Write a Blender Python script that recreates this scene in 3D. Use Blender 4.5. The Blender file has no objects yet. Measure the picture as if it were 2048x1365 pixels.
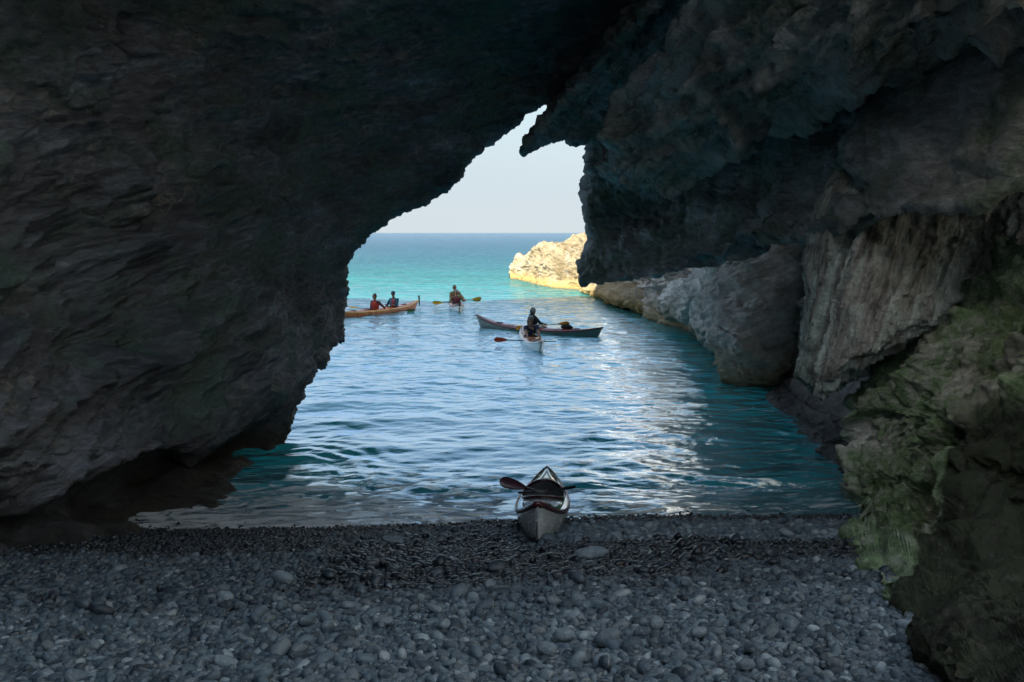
import bpy, bmesh, math, random
import numpy as np
from mathutils import Vector, Matrix, Euler
random.seed(7)
RS = np.random.RandomState(11)
SC = bpy.context.scene
COL = SC.collection
PI = math.pi

# ------------------------------------------------------------------ camera
CAM_H = 3.8
F = 1800.0
PITCH = math.atan(216.5 / F)
cd = bpy.data.cameras.new('camera')
cam = bpy.data.objects.new('camera', cd); COL.objects.link(cam)
cam.location = (0, 0, CAM_H)
cam.rotation_euler = (PI / 2 - PITCH, 0, 0)
cd.sensor_width = 36.0; cd.lens = 36.0 * F / 2048.0
cd.clip_start = 0.05; cd.clip_end = 60000
SC.camera = cam

# ------------------------------------------------------------------ sky, sun, exposure
SUN_TO = Vector((-0.62, -0.52, 0.58)).normalized()
w = bpy.data.worlds.new("World"); SC.world = w; w.use_nodes = True
nt = w.node_tree
bg = nt.nodes['Background']
sky = nt.nodes.new('ShaderNodeTexSky'); sky.sky_type = 'NISHITA'; sky.sun_disc = False
sky.sun_elevation = math.asin(SUN_TO.z)
sky.sun_rotation = math.atan2(SUN_TO.x, SUN_TO.y)
sky.air_density = 1.8; sky.dust_density = 2.0; sky.ozone_density = 1.0
# the sky texture has no multiple scattering: add the pale summer haze that whitens a real sky towards the horizon
tcw = nt.nodes.new('ShaderNodeTexCoord'); sxw = nt.nodes.new('ShaderNodeSeparateXYZ'); nt.links.new(tcw.outputs['Generated'], sxw.inputs[0])
hz = nt.nodes.new('ShaderNodeValToRGB'); e_ = hz.color_ramp.elements
e_.new(0.16)
for e__, (p__, c__) in zip(e_, ((0.0, (2.20, 2.50, 2.68, 1)), (0.16, (1.30, 1.92, 2.65, 1)), (0.5, (0.75, 1.65, 3.6, 1)))): e__.position = p__; e__.color = c__
nt.links.new(sxw.outputs[2], hz.inputs[0])
hf = nt.nodes.new('ShaderNodeMapRange'); hf.inputs[1].default_value = 0.05; hf.inputs[2].default_value = 0.60; hf.inputs[3].default_value = 0.92; hf.inputs[4].default_value = 0.0
nt.links.new(sxw.outputs[2], hf.inputs[0])
tint = nt.nodes.new('ShaderNodeMix'); tint.data_type = 'RGBA'
nt.links.new(hf.outputs[0], tint.inputs[0]); nt.links.new(sky.outputs[0], tint.inputs[6]); nt.links.new(hz.outputs[0], tint.inputs[7])
nt.links.new(tint.outputs[2], bg.inputs[0]); bg.inputs[1].default_value = 0.05
sd = bpy.data.lights.new('sun', 'SUN'); sd.energy = 3.8; sd.angle = math.radians(0.5); sd.color = (1.0, 0.95, 0.86)
sun = bpy.data.objects.new('sun', sd); COL.objects.link(sun)
sun.rotation_euler = SUN_TO.to_track_quat('Z', 'Y').to_euler()
SC.view_settings.view_transform = 'Standard'; SC.view_settings.look = 'None'
SC.view_settings.exposure = 2.65; SC.view_settings.gamma = 1.0
SC.cycles.use_denoising = True
SC.cycles.max_bounces = 8; SC.cycles.diffuse_bounces = 6
SC.cycles.sample_clamp_indirect = 4.0

# ------------------------------------------------------------------ pixel -> world (photo pixels 2048x1365, D = distance along +Y)
def P(u, v, D):
    r = (u - 1024) / F; up = (682.5 - v) / F
    dy = math.cos(PITCH) + math.sin(PITCH) * up
    dz = -math.sin(PITCH) + math.cos(PITCH) * up
    return np.array([r / dy * D, D, CAM_H + dz / dy * D])
def WD(v, z=0.0):            # distance at which row v meets the level z
    p = P(1024, v, 1.0)
    return (z - CAM_H) / (p[2] - CAM_H)

# ------------------------------------------------------------------ numpy noise
_perm = RS.permutation(256).astype(np.int32)
_g = RS.normal(size=(256, 3)); _g /= np.linalg.norm(_g, axis=1)[:, None]; _g = _g.astype(np.float32)
def pn(p):
    p = np.asarray(p, dtype=np.float32)
    i = np.floor(p).astype(np.int32); f = p - i
    u = f * f * f * (f * (f * 6 - 15) + 10)
    out = None
    X = [_perm[(i[:, 0] + d) & 255] for d in (0, 1)]
    res = np.zeros((2, 2, 2, len(p)), dtype=np.float32)
    for a in (0, 1):
        for b in (0, 1):
            XY = _perm[(X[a] + i[:, 1] + b) & 255]
            for c in (0, 1):
                h = _perm[(XY + i[:, 2] + c) & 255]
                g = _g[h]
                res[a, b, c] = g[:, 0] * (f[:, 0] - a) + g[:, 1] * (f[:, 1] - b) + g[:, 2] * (f[:, 2] - c)
    r = res[0] + (res[1] - res[0]) * u[:, 0]
    r = r[0] + (r[1] - r[0]) * u[:, 1]
    r = r[0] + (r[1] - r[0]) * u[:, 2]
    return r * 1.5
def fbm(p, o=4, lac=2.03, g=0.5):
    s = np.zeros(len(p), dtype=np.float32); a = 1.0; q = np.array(p, dtype=np.float32)
    for k in range(o):
        s += a * pn(q + 17.3 * k); a *= g; q = q * lac
    return s
def ridged(p, o=4, lac=2.1, g=0.5):
    s = np.zeros(len(p), dtype=np.float32); a = 1.0; q = np.array(p, dtype=np.float32); w_ = 1.0
    for k in range(o):
        n = 1 - np.abs(pn(q + 31.7 * k)) * 1.6
        n = n * np.abs(n)
        s += a * n * w_; w_ = np.clip(n, 0, 1); a *= g; q = q * lac
    return s

def rockdisp(p, sn, big=0.5, led=0.35, mid=0.22, fine=0.05, ledf=0.9, stretch=0.35, seed=0.0):
    sn = np.array(sn, dtype=np.float32); sn = sn / np.linalg.norm(sn)
    q = p + seed
    wq = np.stack([fbm(q * 0.45 + 5, 3), fbm(q * 0.45 + 55, 3), fbm(q * 0.45 + 105, 3)], 1)
    across = (p @ sn)[:, None] * sn[None, :]
    along = p - across
    al_ = along * 0.55
    d = big * fbm(q * 0.22 + 3, 3)
    # beds: slow rise, then a sharp step back
    s = (p @ sn) * ledf + 0.9 * fbm(q * 0.3 + 9, 3) + 0.35 * wq[:, 0]
    fr = s - np.floor(s)
    prof = np.where(fr < 0.8, (fr / 0.8) ** 1.6, ((1 - fr) / 0.2) ** 0.8)
    modu = np.clip(0.55 + 1.4 * fbm(q * 0.28 + 71, 2), 0, 1.5)
    d += led * (prof - 0.4) * modu
    s2 = (p @ sn) * ledf * 3.7 + 0.9 * fbm(al_ * 0.5 + across * 0.8 + 19, 4)
    fr = s2 - np.floor(s2)
    prof = np.where(fr < 0.75, (fr / 0.75) ** 1.5, ((1 - fr) / 0.25) ** 0.8)
    d += led * 0.33 * (prof - 0.4) * np.clip(0.6 + 1.4 * fbm(q * 0.5 + 171, 2), 0, 1.5)
    an = along * stretch + across * 1.35 + 0.35 * wq
    d += mid * (ridged(an * 0.8 + seed, 5) - 0.7)
    d -= mid * 0.8 * np.clip(ridged(an * 1.9 + 40 + seed, 3, g=0.6) - 1.15, 0, 1)
    d += fine * fbm((along * 0.7 + across * 1.3) * 3.5 + 7, 4, g=0.6)
    return d

# ------------------------------------------------------------------ object helpers
def tag(o, label=None, cat=None, group=None, kind=None):
    if label: o['label'] = label
    if cat: o['category'] = cat
    if group: o['group'] = group
    if kind: o['kind'] = kind
    return o
def empty(name, loc=(0, 0, 0), rot=(0, 0, 0)):
    o = bpy.data.objects.new(name, None); COL.objects.link(o); o.location = loc; o.rotation_euler = rot
    o.empty_display_size = 0.2
    return o
def mesh_np(name, verts, faces, mat, parent=None, smooth=True):
    me = bpy.data.meshes.new(name)
    verts = np.asarray(verts, dtype=np.float32); faces = np.asarray(faces, dtype=np.int32)
    me.vertices.add(len(verts)); me.vertices.foreach_set('co', verts.ravel())
    k = faces.shape[1]
    me.loops.add(faces.size); me.loops.foreach_set('vertex_index', faces.ravel())
    me.polygons.add(len(faces))
    me.polygons.foreach_set('loop_start', np.arange(0, faces.size, k, dtype=np.int32))
    me.polygons.foreach_set('loop_total', np.full(len(faces), k, dtype=np.int32))
    me.update(calc_edges=True); me.validate()
    me.polygons.foreach_set('use_smooth', np.full(len(me.polygons), smooth))
    if mat: me.materials.append(mat)
    o = bpy.data.objects.new(name, me); COL.objects.link(o)
    if parent: o.parent = parent
    return o
def grid_faces(nr, nc):
    i = np.arange(nr * nc).reshape(nr, nc)
    return np.stack([i[:-1, :-1], i[:-1, 1:], i[1:, 1:], i[1:, :-1]], -1).reshape(-1, 4)
def cr(pts, counts, axis):
    """Catmull-Rom through pts (array [R,C,3]) along axis, counts samples per segment."""
    pts = np.moveaxis(pts, axis, 0)
    n = len(pts); out = []
    ext = np.concatenate([2 * pts[:1] - pts[1:2], pts, 2 * pts[-1:] - pts[-2:-1]], 0)
    for k in range(n - 1):
        a, b, c, d = ext[k], ext[k + 1], ext[k + 2], ext[k + 3]
        m = counts[k]
        lbc = np.linalg.norm(c - b, axis=-1, keepdims=True)
        m1 = (c - a) * 0.5; m2 = (d - b) * 0.5
        def lim(mm):
            l = np.linalg.norm(mm, axis=-1, keepdims=True) + 1e-9
            return mm * np.minimum(1.0, 1.3 * lbc / l)
        m1 = lim(m1); m2 = lim(m2)
        for j in range(m):
            t = j / m
            h = (2*t**3 - 3*t**2 + 1) * b + (t**3 - 2*t**2 + t) * m1 + (-2*t**3 + 3*t**2) * c + (t**3 - t**2) * m2
            out.append(h)
    out.append(pts[-1])
    return np.moveaxis(np.array(out), 0, axis)
def net(name, ctrl, rc, cc, mat, dispf, toward=(0.3, 8, 3.5), parent=None, fade=None):
    ctrl = np.array(ctrl, dtype=float)
    g = cr(ctrl, rc, 0); g = cr(g, cc, 1)
    du = np.gradient(g, axis=0); dv = np.gradient(g, axis=1)
    n = np.cross(du, dv); n /= (np.linalg.norm(n, axis=2, keepdims=True) + 1e-9)
    tw = np.array(toward) - g
    R, C = g.shape[:2]
    if (np.sum(n * tw, axis=2) > 0).mean() < 0.5: n = -n
    # smooth normals a little so displacement does not tear at folds
    for _ in range(6):
        n[1:-1] = (n[:-2] + n[1:-1] * 2 + n[2:]) / 4
        n[:, 1:-1] = (n[:, :-2] + n[:, 1:-1] * 2 + n[:, 2:]) / 4
    n /= (np.linalg.norm(n, axis=2, keepdims=True) + 1e-9)
    p = g.reshape(-1, 3).astype(np.float32); nn = n.reshape(-1, 3)
    d = dispf(p)
    if fade is not None: d = d * fade(p)
    # a sideways component makes small overhangs
    p2 = p + nn * d[:, None]
    return mesh_np(name, p2, grid_faces(R, C), mat, parent)

# ------------------------------------------------------------------ materials
def mat_new(name):
    m = bpy.data.materials.new(name); m.use_nodes = True
    return m, m.node_tree, m.node_tree.nodes['Principled BSDF']
def N(nt, t, **k):
    n = nt.nodes.new(t)
    for a, b in k.items():
        if a.startswith('_'): n.inputs[int(a[1:])].default_value = b
        else: setattr(n, a, b)
    return n
def noise(nt, vec, scale, detail=6, rough=0.6, dist=0.0):
    n = nt.nodes.new('ShaderNodeTexNoise'); n.inputs['Scale'].default_value = scale
    n.inputs['Detail'].default_value = detail; n.inputs['Roughness'].default_value = rough
    n.inputs['Distortion'].default_value = dist
    if vec is not None: nt.links.new(vec, n.inputs['Vector'])
    return n.outputs['Fac']
def ramp(nt, fac, stops, interp='LINEAR'):
    r = nt.nodes.new('ShaderNodeValToRGB'); r.color_ramp.interpolation = interp
    e = r.color_ramp.elements
    while len(e) > len(stops): e.remove(e[-1])
    while len(e) < len(stops): e.new(0.5)
    for k, (p_, c) in enumerate(stops):
        e[k].position = p_
        e[k].color = (c[0], c[1], c[2], 1) if not isinstance(c, (int, float)) else (c, c, c, 1)
    nt.links.new(fac, r.inputs[0])
    return r.outputs[0]
def mix(nt, fac, a, b, mode='MIX'):
    m = nt.nodes.new('ShaderNodeMix'); m.data_type = 'RGBA'; m.blend_type = mode
    for s, x in ((m.inputs[0], fac), (m.inputs[6], a), (m.inputs[7], b)):
        if isinstance(x, (int, float)): s.default_value = x
        elif isinstance(x, tuple): s.default_value = (x[0], x[1], x[2], 1)
        else: nt.links.new(x, s)
    return m.outputs[2]
def math_(nt, op, a, b=None, c=None, clamp=False):
    m = nt.nodes.new('ShaderNodeMath'); m.operation = op; m.use_clamp = clamp
    for k, x in enumerate((a, b, c)):
        if x is None: continue
        if isinstance(x, (int, float)): m.inputs[k].default_value = x
        else: nt.links.new(x, m.inputs[k])
    return m.outputs[0]
def pos(nt):
    return nt.nodes.new('ShaderNodeNewGeometry').outputs['Position']
def xyz(nt, v):
    s = nt.nodes.new('ShaderNodeSeparateXYZ'); nt.links.new(v, s.inputs[0]); return s.outputs
def mapping(nt, v, rot=(0, 0, 0), scale=(1, 1, 1)):
    m = nt.nodes.new('ShaderNodeMapping'); m.vector_type = 'TEXTURE'
    m.inputs['Rotation'].default_value = rot
    m.inputs['Scale'].default_value = tuple(1 / s for s in scale)
    nt.links.new(v, m.inputs['Vector']); return m.outputs[0]
def maprange(nt, v, a, b, c=0.0, d=1.0, smooth=False):
    m = nt.nodes.new('ShaderNodeMapRange'); m.inputs[1].default_value = a; m.inputs[2].default_value = b
    m.inputs[3].default_value = c; m.inputs[4].default_value = d
    if smooth: m.interpolation_type = 'SMOOTHSTEP'
    nt.links.new(v, m.inputs[0]); return m.outputs[0]

def rock_mat(name, cols, stain=None, green=0.0, greencol=(0.05, 0.09, 0.04), rot=(0, 0, 0), stretch=(0.5, 0.5, 1.6), bump=1.0,
             rough=0.85, spec=0.3, waterline=None, streak=None, scale=1.0, ridge=0.12, rs=(0.4, 0.4, 2.2), flank_shade=False, con=(0.35, 0.75, 1.25)):
    m, t, b = mat_new(name)
    v = pos(t)
    mv = mapping(t, v, rot, stretch)
    n1 = noise(t, mv, 0.9 * scale, 8, 0.62, 0.3)
    c = ramp(t, n1, [(0.30, cols[0]), (0.47, cols[1]), (0.62, cols[2]), (0.78, cols[3])])
    n2 = noise(t, mv, 7.0 * scale, 8, 0.7, 0.4)
    c = mix(t, 0.75, c, ramp(t, n2, [(0.28, con[0]), (0.5, con[1]), (0.72, con[2])]), 'MULTIPLY')
    # pale mineral veins
    n3 = noise(t, mapping(t, v, rot, (0.6, 0.6, 1.3)), 1.6 * scale, 5, 0.6, 1.2)
    vein = ramp(t, math_(t, 'ABSOLUTE', math_(t, 'SUBTRACT', n3, 0.5)), [(0.0, 1.0), (0.018, 0.35), (0.045, 0.0)])
    vein = math_(t, 'MULTIPLY', vein, ramp(t, noise(t, v, 0.5, 3), [(0.5, 0.0), (0.62, 0.55)]))
    c = mix(t, vein, c, (0.42, 0.40, 0.38))
    if green > 0:
        ng = noise(t, v, 0.7, 6, 0.65)
        ng2 = noise(t, v, 6.0, 5, 0.65)
        fg = ramp(t, math_(t, 'ADD', math_(t, 'MULTIPLY', ng, 0.7), math_(t, 'MULTIPLY', ng2, 0.3)),
                  [(0.54 - 0.17 * green, 0.0), (0.63 - 0.15 * green, 0.9)])
        sp = noise(t, v, 17, 6, 0.75)
        fg = math_(t, 'MULTIPLY', fg, ramp(t, noise(t, v, 5.5, 6, 0.7), [(0.34, 0.25), (0.52, 1.0)]))
        c = mix(t, fg, c, mix(t, ramp(t, sp, [(0.35, 0.0), (0.68, 1.0)]), tuple(0.55 * x for x in greencol), tuple(1.7 * x for x in greencol)))
    if streak:
        sv = mapping(t, v, streak, (5.0, 5.0, 0.22))
        ns = noise(t, sv, 0.9, 6, 0.6, 0.15)
        c = mix(t, 0.9, c, ramp(t, ns, [(0.3, (0.25, 0.22, 0.2)), (0.45, (0.8, 0.75, 0.72)), (0.55, (1.0, 1.1, 1.05)), (0.7, (1.9, 1.95, 1.9))]), 'MULTIPLY')
    if stain:
        nz = noise(t, mapping(t, v, (0, 0, 0), (1, 1, 0.4)), 0.55, 5, 0.6)
        c = mix(t, ramp(t, nz, [(0.52, 0.0), (0.66, 0.7)]), c, stain)
    if flank_shade:  # darkens the side turned from the mouth: shade painted in as dark green
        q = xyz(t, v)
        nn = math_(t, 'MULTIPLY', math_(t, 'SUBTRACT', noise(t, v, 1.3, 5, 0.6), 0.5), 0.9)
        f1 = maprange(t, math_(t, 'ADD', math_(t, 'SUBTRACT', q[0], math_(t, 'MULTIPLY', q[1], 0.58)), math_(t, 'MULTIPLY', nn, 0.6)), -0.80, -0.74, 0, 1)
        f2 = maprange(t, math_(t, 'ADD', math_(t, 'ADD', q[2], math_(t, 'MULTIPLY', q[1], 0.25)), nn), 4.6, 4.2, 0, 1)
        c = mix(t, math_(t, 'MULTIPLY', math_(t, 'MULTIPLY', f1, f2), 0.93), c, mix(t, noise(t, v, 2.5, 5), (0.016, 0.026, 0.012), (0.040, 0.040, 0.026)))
    if waterline is not None:
        z = xyz(t, v)[2]
        zz = math_(t, 'ADD', z, math_(t, 'MULTIPLY', math_(t, 'SUBTRACT', noise(t, v, 1.2, 4), 0.5), 1.0))
        c = mix(t, maprange(t, zz, 0.15, waterline[0], 1.0, 0.0), c, waterline[1])
        c = mix(t, maprange(t, z, 0.02, 0.16, 0.8, 0.0), c, (0.03, 0.028, 0.02))
    t.links.new(c, b.inputs['Base Color'])
    b.inputs['Roughness'].default_value = rough
    b.inputs['Specular IOR Level'].default_value = spec
    # relief
    h1 = noise(t, mapping(t, v, rot, (0.7, 0.7, 1.5)), 5.0 * scale, 10, 0.68, 0.2)
    h2 = noise(t, v, 22.0 * scale, 6, 0.7)
    rg = t.nodes.new('ShaderNodeTexNoise'); rg.noise_type = 'RIDGED_MULTIFRACTAL'; rg.inputs['Scale'].default_value = 1.9 * scale; rg.inputs['Detail'].default_value = 9
    rg.inputs['Roughness'].default_value = 0.62; rg.inputs['Distortion'].default_value = 0.5
    t.links.new(mapping(t, v, rot, rs), rg.inputs['Vector'])
    h3 = math_(t, 'MULTIPLY', rg.outputs['Fac'], ridge)
    hh = math_(t, 'ADD', h3, math_(t, 'ADD', math_(t, 'MULTIPLY', h1, 0.15), math_(t, 'MULTIPLY', h2, 0.035)))
    if streak:
        hh = math_(t, 'ADD', hh, math_(t, 'MULTIPLY', noise(t, mapping(t, v, streak, (5.0, 5.0, 0.25)), 1.0, 6, 0.6, 0.2), 0.22))
    bp = t.nodes.new('ShaderNodeBump'); bp.inputs['Strength'].default_value = 1.0; bp.inputs['Distance'].default_value = bump
    t.links.new(hh, bp.inputs['Height']); t.links.new(bp.outputs[0], b.inputs['Normal'])
    return m

ROT_A = (math.radians(14), math.radians(-4), 0)
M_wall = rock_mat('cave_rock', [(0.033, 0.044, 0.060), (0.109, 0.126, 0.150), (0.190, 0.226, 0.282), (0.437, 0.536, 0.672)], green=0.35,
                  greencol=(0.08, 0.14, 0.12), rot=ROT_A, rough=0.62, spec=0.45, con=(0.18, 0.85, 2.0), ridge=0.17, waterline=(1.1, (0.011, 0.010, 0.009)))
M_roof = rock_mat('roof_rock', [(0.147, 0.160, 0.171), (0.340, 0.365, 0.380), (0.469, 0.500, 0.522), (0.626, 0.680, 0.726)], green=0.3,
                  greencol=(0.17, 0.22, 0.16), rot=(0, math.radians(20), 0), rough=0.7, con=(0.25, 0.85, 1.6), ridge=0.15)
M_cliff = rock_mat('cliff_rock', [(0.22, 0.20, 0.18), (0.42, 0.40, 0.37), (0.56, 0.54, 0.51), (0.68, 0.66, 0.63)], green=0.0,
                   rot=(0, math.radians(-20), 0), rough=0.85, waterline=(1.3, (0.26, 0.21, 0.12)), stain=(0.2, 0.18, 0.15), con=(0.45, 0.95, 1.3))
M_pillar = rock_mat('flowstone', [(0.38, 0.39, 0.37), (0.52, 0.54, 0.52), (0.64, 0.67, 0.66), (0.76, 0.79, 0.78)], green=0.15,
                    greencol=(0.07, 0.09, 0.06), streak=(0, math.radians(16), 0), rough=0.7, stretch=(1.5, 1.5, 0.5), bump=0.8, con=(0.6, 1.05, 1.4), ridge=0.05)
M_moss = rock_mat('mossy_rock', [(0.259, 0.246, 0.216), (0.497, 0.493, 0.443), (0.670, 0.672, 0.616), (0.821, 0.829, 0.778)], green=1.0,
                  greencol=(0.15, 0.25, 0.105), rot=(0, math.radians(-35), 0), rough=0.9, flank_shade=True, ridge=0.24, rs=(0.9, 0.9, 1.3), con=(0.45, 1.05, 1.5))
M_low = rock_mat('low_rock', [(0.18, 0.165, 0.15), (0.38, 0.35, 0.32), (0.54, 0.51, 0.48), (0.66, 0.64, 0.62)], green=0.0,
                 rot=(0, math.radians(-35), 0), rough=0.6, waterline=(0.8, (0.06, 0.05, 0.045)))
M_out = rock_mat('sunlit_rock', [(0.118, 0.088, 0.042), (0.218, 0.176, 0.105), (0.294, 0.244, 0.155), (0.370, 0.323, 0.227)], green=0.0,
                 rot=(0, math.radians(25), 0), rough=0.9, waterline=(0.9, (0.238, 0.157, 0.047)), bump=1.6, scale=0.6)

# ================================================================== THE CAVE
PIT_H = 15.0  # wall height of the added pit that lets fill light in
PIT_B = 9.5
SA = (-0.10, -0.24, 0.96)
SB = (-0.35, 0.12, 0.93)
CTR = np.array([-0.8, 20.0, 3.4])
def back_cols(c, outward, ys=(1.2, 3.0, 4.5), rs=(0.9, 7.0, 24.0)):
    """exterior face of the cliff behind a mouth-edge point (world xyz)"""
    o = np.array(outward, dtype=float); o /= np.linalg.norm(o)
    return [c + np.array([o[0] * r, y, o[1] * r]) for y, r in zip(ys, rs)]
def rear_cols(c, low=False):
    # low rows side the added pit; high rows form its shaft, opened for light
    if low:
        a, b_, d_ = c.copy(), c.copy(), c.copy()
        a[1] = 0.0; b_[1] = -8.0; d_[1] = -20.0
        return [a, b_, d_]
    return [c + np.array([0, -0.5, 2.5]), c + np.array([0, -0.1, 9.0]), np.array([c[0], c[1] + 1.0, 20.5])]

rowsA = [
 [(550,960,15.2),(480,1005,13.4),(440,1080,11.7),(110,1220,8.7),(-500,1500,5.6)],
 [(564,905,15.7),(482,940,14.1),(418,1005,12.4),(90,1085,9.7),(-500,1290,5.8)],
 [(588,855,16.3),(445,900,15.0),(310,940,13.0),(10,1040,9.9),(-520,1160,6.6)],
 [(603,806,16.6),(520,848,15.0),(390,898,12.9),(60,950,9.2),(-500,1120,5.6)],
 [(622,760,17.0),(480,765,14.6),(300,800,12.2),(0,840,8.7),(-500,950,5.4)],
 [(680,680,19.0),(560,640,16.6),(350,650,13.2),(0,700,9.0),(-500,750,5.8)],
 [(690,605,20.2),(580,560,17.8),(350,520,14.0),(0,560,9.5),(-500,550,6.2)],
 [(694,540,20.5),(600,480,18.4),(380,400,14.9),(0,380,10.0),(-500,350,6.4)],
 [(750,462,21.0),(640,400,19.0),(430,280,15.8),(0,200,10.5),(-500,100,6.5)],
 [(888,382,22.0),(740,300,20.0),(520,150,16.5),(200,-50,12.0),(-300,-300,7.0)],
 [(965,292,22.5),(860,200,20.5),(680,60,17.0),(450,-150,12.5),(0,-700,7.0)],
 [(1092,206,23.0),(980,130,21.0),(880,0,17.5),(750,-200,13.0),(500,-900,7.0)],
 [(1200,180,24.0),(1100,110,21.5),(1080,-20,18.0),(1050,-250,13.5),(1000,-1000,7.0)],
 [(1420,190,25.0),(1380,50,23.0),(1380,-50,20.0),(1420,-300,15.0),(1500,-1000,8.0)],
]
outA = [(-1,-.05),(-1,0),(-1,0),(-1,0.1),(-1,0.2),(-1,0.3),(-1,0.4),(-1,.55),(-1,.7),(-.8,1),(-.6,1),(-.4,1),(-.25,1),(-.25,1)]
ctrlA = []
for k, (r, o) in enumerate(zip(rowsA, outA)):
    pts = [P(*q) for q in r]
    ctrlA.append(back_cols(pts[0], o)[::-1] + pts + rear_cols(pts[-1], k < 7))
def dispA(p):
    d = rockdisp(p, SA, big=0.60, led=0.60, mid=0.30, fine=0.12, ledf=0.6, seed=3.0, stretch=0.22)
    # calmer around the mouth rim so that the outline holds, and small ragged teeth there
    k = np.clip((p[:, 1] - 13.5) / 4.0, 0, 1)
    far = np.clip((p[:, 1] - 23.5) / 3.0, 0, 1)
    rim = 0.12 * fbm(p * 2.2 + 3, 5, g=0.6) + 0.16 * (d)
    d = d * (0.35 + 0.65 * np.clip((p[:, 2] - 0.2) / 1.6, 0, 1))
    return d * (1 - k) + k * rim + far * 1.5 * fbm(p * 0.25, 5)
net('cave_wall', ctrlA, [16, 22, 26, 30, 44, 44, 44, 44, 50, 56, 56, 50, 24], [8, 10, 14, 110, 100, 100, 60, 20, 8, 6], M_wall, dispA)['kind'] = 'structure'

cB = [(1150,150,21.8),(1112,208,21.6),(1084,245,21.4),(1058,278,21.2),(1042,302,21.0),(1062,293,21.2),(1100,283,21.4),(1124,274,21.5),(1142,284,21.6),
      (1178,281,21.8),(1183,322,22.0),(1189,346,22.0),(1176,375,22.0),(1172,430,22.0),(1186,482,22.0),(1172,522,22.0),(1167,562,21.6),(1240,562,20.6),
      (1330,545,19.4),(1400,528,18.4),(1480,514,17.2),(1522,492,16.0),(1600,482,14.8),(1650,474,13.6),(1720,450,12.4),(1850,412,11.0),(1940,404,10.2),
      (2050,372,9.2),(2250,330,8.0)]
nB = len(cB)
ctrlB = []
for k, c in enumerate(cB):
    s = k / (nB - 1)
    # far end of each fan line, outside the picture
    s2 = np.interp(k, [0, 4, 9, 16, 22, 28], [0.0, 0.1, 0.3, 0.55, 0.8, 1.0])
    ou = np.interp(s2, [0, .25, .5, .75, 1], [1800, 1900, 2350, 2750, 2900]); ov = np.interp(s2, [0, .25, .5, .75, 1], [-600, -560, -420, 0, 260])
    oD = np.interp(s2, [0, .5, 1], [9.0, 6.2, 5.0])
    pc = P(*c)
    mids = []
    for tt, dd in ((0.045, -0.25), (0.16, 0.12), (0.34, 0.33), (0.6, 0.62)):
        frac = tt if dd < 0 else dd
        D = c[2] + (oD - c[2]) * (0.03 if dd < 0 else dd)
        mids.append(P(c[0] + (ou - c[0]) * tt, c[1] + (ov - c[1]) * tt, D))
    if k <= 5: o, yb, rb = (0.9, 0.6), (0.9, 2.2, 4.5), (0.5, 4.0, 20.0)
    elif k <= 8: o, yb, rb = (0.0, 1.0), (1.3, 3.2, 4.5), (0.8, 6.0, 22.0)
    elif k <= 15: o, yb, rb = (0.22, 1.0), (1.0, 1.8, 1.5), (0.6, 6.0, 22.0)
    else: o, yb, rb = (0.30, 1.0), (0.6, 0.9, 0.4), (0.6, 4.0, 20.0)
    pe = P(ou, ov, oD)
    ctrlB.append(back_cols(pc, o, ys=yb, rs=rb)[::-1] + [pc] + mids + [pe] + rear_cols(pe))
def dispB(p):
    d = rockdisp(p, SB, big=0.38, led=0.30, mid=0.30, fine=0.11, ledf=0.7, seed=21.0, stretch=0.24)
    d = d * np.clip(0.45 + (p[:, 1] - 9) * 0.09, 0.45, 1)
    k = np.clip((p[:, 1] - 17.0) / 4.0, 0, 1)
    far = np.clip((p[:, 1] - 23.5) / 3.0, 0, 1)
    rim = 0.13 * fbm(p * 2.4 + 8, 5, g=0.62) + 0.22 * d
    return d * (1 - k) + k * rim + far * 1.5 * fbm(p * 0.25, 5)
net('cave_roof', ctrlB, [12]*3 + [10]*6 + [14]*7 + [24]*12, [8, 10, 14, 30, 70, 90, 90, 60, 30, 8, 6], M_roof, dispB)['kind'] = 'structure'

# ---- rock lumps: closed bodies along a spine, each with its own radii
def lump(name, spine, mat, dispf, nr=90, ns=110, ref=(0, 0, 1.0), parent=None):
    """spine: list of (centre xyz, up radius, side radius, tilt)"""
    sp = np.array([list(c) + [a, b, t] for c, a, b, t in spine], dtype=float)[:, None, :]
    n = len(spine)
    g = cr(sp, [nr // (n - 1)] * (n - 1), 0)[:, 0]
    c = g[:, :3]; a = g[:, 3]; b = g[:, 4]; ti = g[:, 5]
    d = np.gradient(c, axis=0); d /= np.linalg.norm(d, axis=1)[:, None]
    up0 = np.array(ref)
    side = np.cross(d, up0); side /= (np.linalg.norm(side, axis=1)[:, None] + 1e-9)
    up = np.cross(side, d)
    th = np.linspace(0, 2 * PI, ns, endpoint=False)
    ct, st = np.cos(th)[None, :], np.sin(th)[None, :]
    ca, sa_ = np.cos(ti)[:, None], np.sin(ti)[:, None]
    ex = ct * b[:, None]; ey = st * a[:, None]
    x = ex * ca - ey * sa_; y = ex * sa_ + ey * ca
    p = c[:, None, :] + x[..., None] * side[:, None, :] + y[..., None] * up[:, None, :]
    nrm = (x / (b[:, None] + .05))[..., None] * side[:, None, :] + (y / (a[:, None] + .05))[..., None] * up[:, None, :]
    nrm /= (np.linalg.norm(nrm, axis=2, keepdims=True) + 1e-9)
    R = len(c)
    pp = p.reshape(-1, 3).astype(np.float32); pp = pp + nrm.reshape(-1, 3) * dispf(pp)[:, None]
    i = np.arange(R * ns).reshape(R, ns); j = np.roll(i, -1, axis=1)
    f = np.stack([i[:-1], j[:-1], j[1:], i[1:]], -1).reshape(-1, 4)
    return mesh_np(name, pp, f, mat, parent)

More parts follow.
